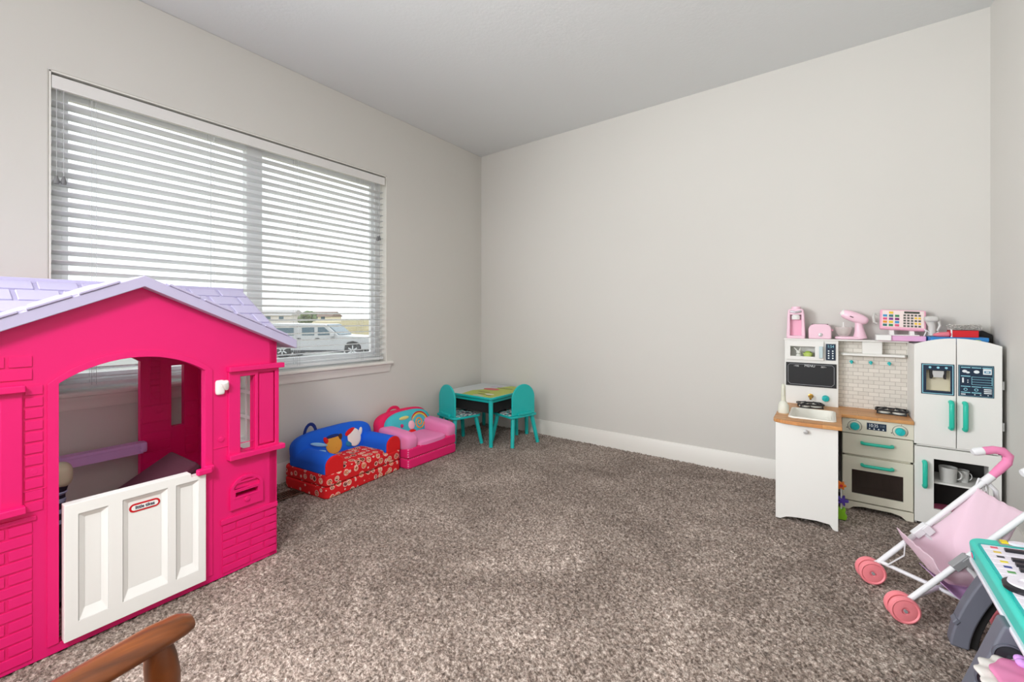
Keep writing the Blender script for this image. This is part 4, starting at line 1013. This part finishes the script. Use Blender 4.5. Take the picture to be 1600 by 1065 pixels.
# ================================================================== doll stroller
SO = Vector((3.20, -1.08, 0))
FA, FB = Vector((3.030, -1.068, 0)), Vector((3.104, -1.290, 0)); bv = Vector((.948, .318, 0)); axd = (FB-FA).normalized()
TUBE = mat('white tube', (232, 232, 234), .35); WHL = mat('pink wheel', (244, 138, 146), .45); GRIP = mat('pink grip', (240, 140, 184), .7); GREYJ = mat('grey joint', (150, 150, 152), .5)
PINKC = mat('pale pink cloth', (248, 222, 234), .9, transl=.25); LILC = mat('lilac cloth', (206, 170, 214), .9)
st = thing('doll_stroller', 'white framed doll stroller with pale pink sling seat and pink wheels', 'doll stroller', SO)
SB = lambda: MB(SO)
A = lambda d, z: Vector((FA.x, FA.y, 0))+bv*d+Vector((0, 0, z)); Bq = lambda d, z: Vector((FB.x, FB.y, 0))+bv*d+Vector((0, 0, z))
for P in (A, Bq):
    SB().tube([P(.005, .055), P(.39, .480)], .0095, 12).build('frame_tube', TUBE, st)
    SB().tube([P(.385, .475), P(.405, .500), P(.428, .530), P(.432, .555), P(.415, .572), P(.39, .575), P(.355, .567)], [.0125, .0145, .015, .0155, .0155, .0145, .0145], 14).build('grip', GRIP, st)
    SB().tube([P(.357, .5675), P(.335, .562), P(.325, .559)], [.0152, .0152, .011], 14).build('grip_end', TUBE, st)
    SB().tube([P(.36, .447), P(.385, .474)], .014, 12).build('collar', TUBE, st)
    o = -axd if P is A else axd
    SB().tube([P(.30, .045), P(.20, .20), P(.165, .235)], .0085, 12).build('rear_leg', TUBE, st)
    q = SB(); c = P(.165, .232); an = math.atan2(bv.y, bv.x)
    q.cbox(c, (.062, .026, .026), (0, -math.radians(47), an)); q.cbox(P(.185, .240), (.03, .03, .036), (0, -math.radians(47), an)); q.build('hinge_bracket', TUBE if P is A else GREYJ, st, bevel=.003)
    SB().tube([P(.365, .455), P(.395, .42), P(.405, .33)], .008, 10).build('rear_strut', TUBE, st)
def wheel(c):
    for k, s in enumerate((-.016, .016)):
        M = Matrix.Translation(c+axd*s) @ axd.to_track_quat('Z', 'Y').to_matrix().to_4x4()
        q = SB(); q.lathe([(0, -.004), (.010, -.004), (.012, -.008), (.030, -.009), (.036, -.007), (.040, -.0105), (.045, -.008), (.047, 0), (.045, .008), (.040, .0105), (.036, .007), (.030, .009), (.012, .008), (.010, .004), (0, .004)], M, 30)
        q.build('wheel', WHL, st)
    SB().tube([c-axd*.028, c+axd*.028], .0055, 10).build('axle', GREYJ, st)
for c in (A(0, .042), Bq(0, .042), A(.30, .042), Bq(.30, .042)): wheel(c)
SB().tube([A(.012, .075), A(.03, .085), Bq(.29, .058)], .0075, 10).build('cross_bar', TUBE, st)
SB().tube([Bq(.03, .082), A(.29, .062)], .0075, 10).build('cross_bar', TUBE, st)
SB().tube([A(.30, .05), Bq(.30, .05)], .006, 8).build('rear_axle_bar', TUBE, st)
prof = [(.088, .232), (.105, .195), (.135, .150), (.175, .122), (.225, .118), (.262, .150), (.285, .235), (.310, .330), (.338, .425)]
def sling(u, t):
    x = u*(len(prof)-1); i = min(int(x), len(prof)-2); f = x-i
    d = prof[i][0]*(1-f)+prof[i+1][0]*f; z = prof[i][1]*(1-f)+prof[i+1][1]*f
    lerp = A(d, z).lerp(Bq(d, z), t)
    edge = .22+.78*math.sin(math.pi*t)**.6
    tz = .055+.425/.385*d       # height of the tube at this distance
    side = max(0.0, tz-z)
    e = (1-math.sin(math.pi*t)**.35)
    lerp.z = z+side*e*.85-.012*math.sin(math.pi*t)*(.3+math.sin(math.pi*u))+.002*math.sin(31*t+9*u)*math.sin(math.pi*t)
    return lerp
q = SB(); q.grid(sling, 40, 26); q.build('sling_seat', PINKC, st, solid=.003, angle=70)
q = SB(); q.grid(lambda u, t: A(.15+.10*u, .112-.03*math.sin(math.pi*u)).lerp(Bq(.15+.10*u, .112-.03*math.sin(math.pi*u)), .1+.8*t), 8, 8); q.build('basket_cloth', LILC, st, solid=.003)
q = SB()
lo = A(.105, .185).lerp(Bq(.105, .185), .10); hi = A(.06, .085)
q.tube([lo, lo+Vector((-.004, -.006, -.05)), A(.045, .088).lerp(Bq(.05, .088), .12)], .011, 8, flat=(.2, 1)); q.build('foot_strap', TUBE, st)
for P in (A, Bq):
    q = SB(); p = P(.335, .425); q.tube([p, P(.345, .46), P(.352, .440), P(.360, .415)], .003, 6); q.tube([P(.345, .46), P(.362, .45), P(.37, .41), P(.368, .385)], .003, 6); q.build('tie_string', TUBE, st)

# ================================================================== toy piano
PT = mat('piano teal', (64, 212, 196), .4); PT2 = mat('piano dark teal', (24, 180, 176), .4); PW = mat('piano white', (240, 234, 244), .35); PB = mat('black key', (34, 32, 38), .3)
PG = mat('piano grey leg', (108, 110, 122), .5); PD = mat('dark hollow', (26, 24, 24), .8); YEL = mat('yellow knob', (246, 222, 20), .4)
po = Vector((3.40, -1.58, 0))
pn = thing('toy_piano', 'teal standing toy piano on grey arched legs, right of the doll stroller', 'toy piano', po)
PBm = lambda: MB(po)
x0, x1, ya, yb = 3.262, 3.560, -1.955, -1.300
tilt = TR((x0, 0, .352), (0, math.radians(-7), 0)) @ Matrix.Translation((-x0, 0, -.352))
pb = rrect(x0, x1, ya, yb, .035, 6)
m = PBm(); m.prism(pb, .287, .352, 'xy', M=tilt); m.build('piano_body', PT, pn, bevel=.014, seg=3)
m = PBm(); m.prism(rrect(x0-.006, x1+.006, ya-.006, yb+.006, .038, 6), .275, .290, 'xy', M=tilt); m.build('bottom_rim', PW, pn, bevel=.005)
ky0, ky1 = -1.795, -1.375; kx0, kx1 = 3.282, 3.41
m = PBm(); m.prism(rrect(kx0-.006, kx1+.010, ky0-.010, ky1+.012, .012), .3515, .357, 'xy', holes=[rect(kx0, kx1, ky0, ky1)], M=tilt); m.build('key_bed', PT2, pn, bevel=.002)
nk = 13; kw = (ky1-ky0)/nk
for k in range(nk):
    m = PBm(); m.box(kx0, kx1, ky0+k*kw+.0008, ky0+(k+1)*kw-.0008, .345, .359, 0, tilt); m.build('white_key', PW, pn, bevel=.0015)
for k in range(1, nk):
    if (nk-k) % 7 in (2, 6): continue
    y = ky0+k*kw; m = PBm(); m.box(kx0+.045, kx1-.006, y-.0075, y+.0075, .357, .367, 0, tilt); m.build('black_key', PB, pn, bevel=.002)
cm = [mat('mark%d' % i, c, .5) for i, c in enumerate(((226, 90, 110), (230, 200, 90), (60, 60, 70), (236, 220, 60), (50, 70, 140), (90, 160, 90)))]
m = PBm()
for k in range(nk): y = ky1-(k+.5)*kw; m.box(kx0+.018, kx0+.034, y-.006, y+.006, .3585, .3596, k % 6, tilt)
m.build('key_mark', cm, pn)
m = PBm(); m.prism(circ(3.475, -1.40, .042, n=28), .351, .362, 'xy', M=tilt); m.prism(lobes(8, .038, .003, 3.475, -1.40), .361, .368, 'xy', M=tilt); m.build('yellow_knob', YEL, pn, bevel=.003)
m = PBm(); m.lathe([(.047, 0), (.047, .010), (.040, .014), (.030, .014), (.026, .008), (0, .008)], tilt @ TR((3.318, -1.662+.02, .358)), 30); 
dlo = m.build('dial_base', PB, pn)
m = PBm(); m.lathe([(.038, .012), (.036, .018), (.018, .018), (.016, .014), (0, .014)], tilt @ TR((3.318, -1.642, .358)), 30); m.build('dial', PW, pn)
m = PBm(); m.prism(rect(3.33, 3.425, -1.345, -1.31), .3515, .356, 'xy', M=tilt); m.prism(circ(3.372, -1.337, .022, .012, 20), .355, .362, 'xy', m=1, M=tilt); m.prism(rect(3.335, 3.35, -1.34, -1.318), .356, .359, 'xy', m=2, M=tilt); m.prism(rect(3.395, 3.42, -1.34, -1.316), .356, .358, 'xy', m=3, M=tilt); m.build('sticker', [mat('grid grey', (150, 150, 146), .5), PW, YEL, mat('sticker tan', (206, 180, 120), .5)], pn)
m = PBm(); m.prism(circ(-1.372, .318, .016, .012, 18), x0-.0025, x0+.004, 'yz', M=tilt); m.prism(circ(-1.372, .318, .007, .009, 14), x0-.004, x0, 'yz', m=1, M=tilt); m.build('side_emblem', [PT2, mat('emblem pink', (240, 100, 140), .4)], pn)
def leg(ya_, yb_, xs, wd, sgn):
    zz = np.linspace(-.006, .29, 16)
    f = lambda x: x if sgn > 0 else 2*3.385-x
    s = MB(po); s.prism([(f(xs(z)), z) for z in zz]+[(f(xs(z)+wd+.02*(z/.3)**2), z) for z in reversed(zz)], ya_, yb_, 'xz')
    return s.build('leg', PG, pn, bevel=.007, seg=2)
xs1 = lambda z: 3.216+.105*(max(z, 0)/.30)**1.5
for sg in (1, -1):
    l1 = leg(-1.352, -1.300, xs1, .047, sg)
    f = lambda x: x if sg > 0 else 2*3.385-x
    zz = np.linspace(-.004, .28, 12)
    m = PBm(); m.prism([(f(xs1(z)+.042), z) for z in zz]+[(f(xs1(z)+.068+.02*(z/.3)**2), z) for z in reversed(zz)], -1.338, -1.29, 'xz'); m.build('hollow_shade', PD, l1, bevel=.003)  # solid near-black band painting the shade inside the leg's open shell
    if sg > 0: m = PBm(); m.cbox((xs1(.075)+.002, -1.335, .078), (.014, .04, .020), (0, .6, 0)); m.build('clip', PG, l1, bevel=.004)
xs2 = lambda z: 3.165+.31*z
l2 = leg(-1.722, -1.660, xs2, .12, 1)
leg(-1.722, -1.660, xs2, .12, -1)
for cx, z, r in ((3.268, .212, .029), (3.239, .138, .031)):
    M = TR((cx, -1.722, z), (math.pi/2, 0, 0))
    m = PBm(); m.lathe([(r+.006, -.004), (r+.006, .003), (r+.002, .0045), (r, .0)], M, 32); m.build('speaker_ring', mat('ring grey', (90, 92, 104), .45), l2)
    m = PBm(); m.lathe([(r, .002), (r*.5, .0005), (r*.34, .0), (r*.32, .003), (r*.22, .008), (0, .010)], M, 32); m.build('speaker_cone', mat('cone black', (52, 52, 58), .3), l2)

# doll skirt at the very front right
SKX, SKY = 3.300, -1.845
tt = thing('doll_skirt', 'pink doll skirt with white scalloped frill in the lower right corner', 'doll clothes', (SKX, SKY, 0))
def frill(r0, r1, z0, z1, n, amp, ph_=0):
    def fn(u, t):
        a = 2*math.pi*u; r = r0+(r1-r0)*t
        wv = math.sin(n*a+ph_)*amp*t
        return ((r+wv)*math.cos(a), (r+wv)*math.sin(a), z0+(z1-z0)*t+.3*wv)
    q = MB(); q.grid(fn, 220, 8); return q
frill(.020, .100, .225, .006, 11, .008).build('skirt', mat('pink satin', (240, 120, 176), .6, transl=.2), tt, solid=.002, angle=80)
q = frill(.050, .116, .228, .218, 15, .004, .6); q.build('white_frill', mat('white frill', (244, 238, 232), .8, transl=.2), tt, solid=.003, angle=80)
frill(.010, .092, .240, .231, 9, .0025, .2).build('pink_frill', mat('pink satin light', (246, 150, 196), .6, transl=.2), tt, solid=.002, angle=80)
q = MB(); q.lathe([(0, .244), (.014, .242), (.022, .232), (.018, .224)], None, 20); q.build('rosette', mat('magenta satin', (196, 30, 90), .6), tt)
q = MB()
for k in range(5):
    a = k*1.257; q.squad((-.012+.017*math.cos(a), .072+.013*math.sin(a), .240), (.014, .012, .010), 1, 1, 12, 8)
q.squad((-.012, .072, .246), (.008, .008, .008), 1, 1, 12, 8); q.build('lilac_flower', mat('lilac felt', (214, 160, 232), .85), tt)

# ================================================================== rocking chair (only its left arm front shows)
OAK = mat_nodes('brown wood', lambda nt, b: (lambda tc, mp, n, r: (nt.links.new(tc.outputs['Object'], mp.inputs['Vector']), nt.links.new(mp.outputs['Vector'], n.inputs['Vector']), nt.links.new(n.outputs['Fac'], r.inputs['Fac']), nt.links.new(r.outputs['Color'], b.inputs['Base Color'])))(node(nt, 'ShaderNodeTexCoord'), (lambda q: (setattr(q.inputs['Scale'], 'default_value', (9, 1, 1)), q)[1])(node(nt, 'ShaderNodeMapping')), node(nt, 'ShaderNodeTexNoise', Scale=7.0, Detail=6.0), ramp(nt, [(.3, (74, 38, 16)), (.6, (120, 64, 26)), (.75, (146, 84, 38))])), .32)
rc = thing('rocking_chair', 'brown wooden rocking chair, arm and turned spindle at bottom left', 'rocking chair', (2.33, -3.40, 0))
RB = lambda: MB((2.33, -3.40, 0))
for s in (-1, 1):
    cx = 2.33+s*.274
    def armfn(sg=s, cx=cx):
        q = RB()
        path = [(cx-.0*sg, -3.112, .585), (cx-sg*.002, -3.125, .588), (cx-sg*.008, -3.16, .5885), (cx-sg*.030, -3.26, .588), (cx-sg*.055, -3.40, .583), (cx-sg*.065, -3.60, .575)]
        q.tube(path, [.018, .0245, .0275, .026, .024, .020], 18, flat=(.62, 1.08)); return q
    armfn().build('arm', OAK, rc)
    q = RB(); q.lathe([(.010, -.19), (.015, -.16), (.019, -.12), (.013, -.10), (.020, -.085), (.0225, -.06), (.021, -.03), (.016, 0), (.014, .006)], TR((cx+s*.000, -3.152, .576), (math.radians(6), 0, 0)), 20); q.build('arm_spindle', OAK, rc)
    q = RB(); q.lathe([(.010, -.20), (.018, -.10), (.014, 0)], TR((cx-s*.055, -3.40, .575)), 16); q.build('arm_spindle', OAK, rc)
    q = RB(); q.tube([(cx-s*.065, -3.60, .40), (cx-s*.065, -3.63, .60), (cx-s*.05, -3.72, 1.02)], [.018, .017, .014], 14); q.build('back_post', OAK, rc)
    q = RB(); q.tube([(cx-s*.01, -2.99+.0, .085), (cx-s*.01, -3.12, .04), (cx-s*.01, -3.32, .016), (cx-s*.01, -3.55, .03), (cx-s*.01, -3.80, .10)], .016, 10, flat=(1.0, .9)); q.build('rocker', OAK, rc)
    for y, zt_ in ((-3.18, .0), (-3.52, .0)):
        q = RB(); q.tube([(cx-s*.01, y, .03), (cx-s*.02, y-.01, .2), (cx-s*.03, y-.01, .38)], [.012, .018, .014], 14); q.build('leg', OAK, rc)
q = RB(); q.prism(rrect(2.33-.265, 2.33+.265, -3.64, -3.135, .06), .375, .405, 'xy'); q.build('seat', OAK, rc, bevel=.01)
q = RB(); q.box(2.33-.25, 2.33+.25, -3.745, -3.715, .98, 1.10); q.build('crest_rail', OAK, rc, bevel=.01)
for k in range(5):
    x = 2.33-.16+k*.08; q = RB(); q.tube([(x, -3.61, .40), (x, -3.725, .99)], .009, 10); q.build('back_spindle', OAK, rc)
